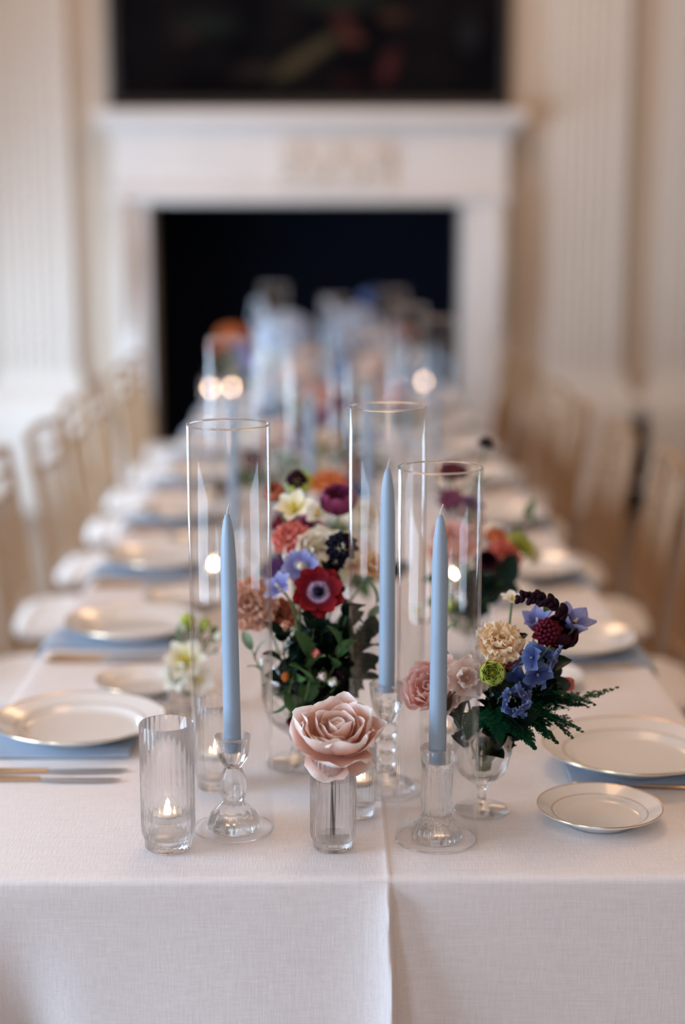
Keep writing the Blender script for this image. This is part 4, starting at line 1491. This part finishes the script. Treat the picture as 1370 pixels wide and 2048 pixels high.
# dark sprig of small buds arching over the right-hand posy
bs = thing('bud_sprig', 'dark wine sprig of small buds arching over the right-hand posy', 'foliage', (.316, .205, 1.024))
pts = []
for i in range(13):
    t = i / 12
    pts.append(Vector((-.062 * t, .035 * t, .023 * t + .010 * sin(pi * t) - .006 * t)))
low = [Vector((-.05, .012, -.11)), Vector((-.02, .008, -.05)), Vector((.004, .0, -.018))]
MB().tube(low + pts, [.0016] * 3 + [.0013 - .0007 * i / 12 for i in range(13)], 6).build('stem', M_DARKSTEM, bs)
bm_ = MB().blob((0, 0, .005), (.0036, .0036, .0058), 8, 6).mesh('bud', PAL['darkwine'][0])
for i in range(1, 13):
    for k in range(3 if i % 3 == 1 and i < 9 else 2):
        a = i * 1.9 + k * 2.1
        d = Vector((-.5, .75 * cos(a), .9 * sin(a) + .2)).normalized()
        put('bud', bm_, bs, Matrix.Translation(pts[i]) @ Vector((0, 0, 1)).rotation_difference(d).to_matrix().to_4x4() @ Matrix.Scale(1.3 - .035 * i + .25 * (k == 0), 4))


def fern(label, p0, p1, droop, width, seed):
    """feathery frond: rachis, side branches and thread-like leaflets"""
    rng = random.Random(seed)
    root = thing('fern_frond', label, 'fern', p0, (0, 0, 0), 'fern fronds under the right-hand posy')
    a, b = Vector((0, 0, 0)), Vector(p1) - Vector(p0)
    n = 18
    P = [a.lerp(b, i / n) + Vector((0, 0, droop * sin(pi * i / n))) for i in range(n + 1)]
    MB().tube(P, [.0011 - .0008 * i / n for i in range(n + 1)], 5).build('stem', M_FERN, root)
    side = (b.normalized()).cross(Vector((0, 0, 1)))
    if side.length < .1:
        side = Vector((1, 0, 0))
    side.normalize()
    upv = side.cross(b.normalized())
    mb = MB()
    for i in range(1, n + 1):
        t = i / n
        d = (P[i] - P[i - 1]).normalized()
        w = width * (.25 + .75 * sin(pi * min(1, t * .95 + .05)) ** .8) * (1.02 - t * .72)
        for s in (-1, 1):
            br = (side * s * .85 + d * .75 + upv * rng.uniform(-.35, .35)).normalized()
            m = 8
            for k in range(m + 1):
                u = k / m
                c = P[i] + br * w * u
                ll = (.0088 * (1 - .5 * u)) * min(1, w / width + .4)
                for q in (-1, 1):
                    nd_ = (br * .7 + br.cross(upv).normalized() * q * .8 + upv * rng.uniform(-.5, .5)).normalized()
                    e = c + nd_ * ll
                    wv = nd_.cross(upv)
                    if wv.length < .01:
                        wv = side
                    wv = wv.normalized() * ll * .30
                    md = c.lerp(e, .5)
                    mb.add([c, md + wv, e, md - wv], [(0, 1, 2, 3)], None, [.2, .6, 1, .6])
                if k < m:
                    c2 = P[i] + br * w * (k + 1) / m
                    wv = upv.cross(br).normalized() * .0004
                    mb.add([c - wv, c + wv, c2 + wv, c2 - wv], [(0, 1, 2, 3)], None, [.1] * 4)
    o = mb.build('leaflets', M_FERN, root)
    o['kind'] = 'stuff'
    return root


for k, (lab, p0, p1, dr, w) in enumerate([
        ('feathery fern frond reaching far right from the posy', (.235, .215, .905), (.385, .235, .918), -.010, .030),
        ('feathery fern frond dropping to the right towards the plate', (.235, .205, .905), (.330, .175, .878), .006, .034),
        ('feathery fern frond hanging down between the posy and the plate', (.235, .20, .905), (.296, .165, .866), .008, .034),
        ('feathery fern frond hanging straight down beside the goblet', (.225, .195, .905), (.266, .155, .862), .008, .034),
        ('feathery fern frond across the front of the goblet', (.215, .195, .905), (.222, .155, .872), .010, .030),
        ('feathery fern frond curling under the coral bud', (.245, .225, .910), (.345, .225, .895), .008, .030),
        ('wide fern frond lying over the right side of the posy', (.235, .21, .915), (.350, .205, .905), .012, .036),
        ('short fern frond between the goblet and the drooping ones', (.230, .20, .905), (.285, .185, .872), .014, .036),
        ('fern frond pointing at the bread plate', (.230, .195, .905), (.318, .18, .868), .016, .034),
        ('short fern frond left over the goblet rim', (.205, .20, .90), (.180, .165, .872), .008, .026)]):
    fern(lab, p0, p1, dr, w, k)

# ------------------------------------------------------------------ posies further along the table
FAR = [
    # name, x, y, spread, height, [(kind, palette, scale)]
    ('blue and orange posy behind the centre one', .0, 1.16, .12, .30,
     [('carnation', 'orange', 1.1), ('hydrangea', 'blue', .55), ('ranunculus', 'lime', 1.0), ('cup_rose', 'cream', 1.0), ('carnation', 'palepink', 1.0), ('anemone', 'magenta', .9), ('freesia', 'white', 1.0), ('ranunculus', 'burgundy', 1.0), ('lisianthus', 'peach', 1.0), ('cup_rose', 'palepink', 1.1), ('carnation', 'plum', .9)]),
    ('low posy left of the second candles', -.13, 2.15, .13, .27,
     [('cup_rose', 'palepink', 1.2), ('carnation', 'plum', 1.0), ('freesia', 'white', 1.1), ('anemone', 'lavender', 1.0), ('carnation', 'blush', 1.1), ('ranunculus', 'burgundy', 1.0), ('lisianthus', 'cream', 1.1), ('cup_rose', 'pink', 1.1), ('hydrangea', 'paleblue', .6)]),
    ('burgundy-topped posy in the middle of the table', .04, 2.45, .12, .30,
     [('carnation', 'burgundy', 1.2), ('cup_rose', 'palepink', 1.2), ('carnation', 'magenta', 1.1), ('lisianthus', 'white', 1.2), ('hydrangea', 'paleblue', .6), ('carnation', 'peach', 1.1), ('freesia', 'lavender', 1.0), ('ranunculus', 'darkwine', 1.1), ('cup_rose', 'blush', 1.2)]),
    ('pale pink and blue posy past the middle', -.10, 3.25, .16, .30,
     [('cup_rose', 'palepink', 1.4), ('hydrangea', 'paleblue', .9), ('carnation', 'palepink', 1.3), ('cup_rose', 'pink', 1.3), ('lisianthus', 'white', 1.3), ('delphinium', 'paleblue', 1.3), ('carnation', 'blush', 1.2), ('freesia', 'lavender', 1.2), ('ranunculus', 'plum', 1.2)]),
    ('pale posy right of the middle', .14, 3.45, .15, .30,
     [('cup_rose', 'palepink', 1.4), ('hydrangea', 'paleblue', .9), ('delphinium', 'blue', 1.2), ('cup_rose', 'pink', 1.3), ('lisianthus', 'white', 1.3), ('delphinium', 'paleblue', 1.3), ('carnation', 'peach', 1.2), ('carnation', 'plum', 1.1)]),
    ('tall hydrangea posy left of the table end', -.17, 4.55, .14, .31,
     [('hydrangea', 'paleblue', 1.4), ('hydrangea', 'lavender', 1.0), ('delphinium', 'paleblue', 2.0), ('cup_rose', 'palepink', 1.5), ('carnation', 'pink', 1.4), ('lisianthus', 'white', 1.5), ('cup_rose', 'blush', 1.4), ('delphinium', 'lavender', 1.7), ('freesia', 'white', 1.3)]),
    ('tall blue posy right of the table end', .11, 4.70, .15, .33,
     [('hydrangea', 'paleblue', 1.4), ('delphinium', 'blue', 1.9), ('delphinium', 'paleblue', 2.0), ('cup_rose', 'palepink', 1.5), ('hydrangea', 'lavender', 1.1), ('lisianthus', 'white', 1.5), ('cup_rose', 'pink', 1.4), ('carnation', 'blush', 1.3), ('freesia', 'lavender', 1.4)]),
    ('orange posy at the far left by the fireplace', -.43, 5.40, .08, .26,
     [('carnation', 'orange', 2.0), ('carnation', 'terracotta', 1.5), ('ranunculus', 'coral', 1.2), ('lisianthus', 'apricot', 1.2)]),
    ('rust posy at the far right by the fireplace', .30, 5.42, .10, .28,
     [('carnation', 'terracotta', 1.6), ('lisianthus', 'orange', 1.4), ('carnation', 'apricot', 1.4), ('cup_rose', 'peach', 1.3), ('ranunculus', 'lime', 1.3)]),
]
CN = {'palepink': 'pale pink', 'whiteyellow': 'white and yellow', 'darkwine': 'near-black wine', 'paleblue': 'pale blue', 'terracotta': 'terracotta', 'magenta': 'magenta'}
KN = {'cup_rose': 'garden rose', 'delphinium': 'delphinium spike', 'hydrangea': 'hydrangea head'}
for ai, (an, ax, ay, sp, hh, lst) in enumerate(FAR):
    compote('footed glass bowl, ' + an, ax, ay, 1.2)
    rng = random.Random(100 + ai)
    n = len(lst)
    base = Vector((ax, ay, TZ + .07))
    for i, (kind, pal, sc) in enumerate(lst):
        f = (i + .3) / n
        ang = -pi / 2 + i * 2.39996
        rad = sp * sqrt(f) * .9
        z = TZ + hh * (1 - .55 * f) + rng.uniform(-.015, .015) - (.03 if kind in ('hydrangea', 'cup_rose') else 0)
        loc = Vector((ax + rad * cos(ang), ay + rad * sin(ang), z))
        d = Vector((cos(ang) * f * 1.1, sin(ang) * f * 1.1 - .35, 1))
        flower(kind, loc, d, sc, PAL[pal], '%s %s in the %s' % (CN.get(pal, pal), KN.get(kind, kind), an), vase=base + Vector((0, 0, .0)), near=False, spin=i * 1.3, group='blooms in the ' + an)
    for k in range(5):
        side_ = ('right', 'back', 'left', 'front left', 'front right')[k]
        ang = (0, 1.4, 2.9, 4.2, 5.2)[k]
        e = Vector((ax + sp * 1.05 * cos(ang), ay + sp * 1.05 * sin(ang), TZ + hh * (.42 + .2 * (k % 2))))
        lm = (LF_D, LF_M, LF_S)[(k + ai) % 3]
        sprig('leaf sprig, %s of the %s' % (side_, an), [base, base.lerp(e, .5) + Vector((0, 0, .04)), e], 8, lm, 1.25, 'leaf sprigs of the ' + an, seed=k + 10 * ai)
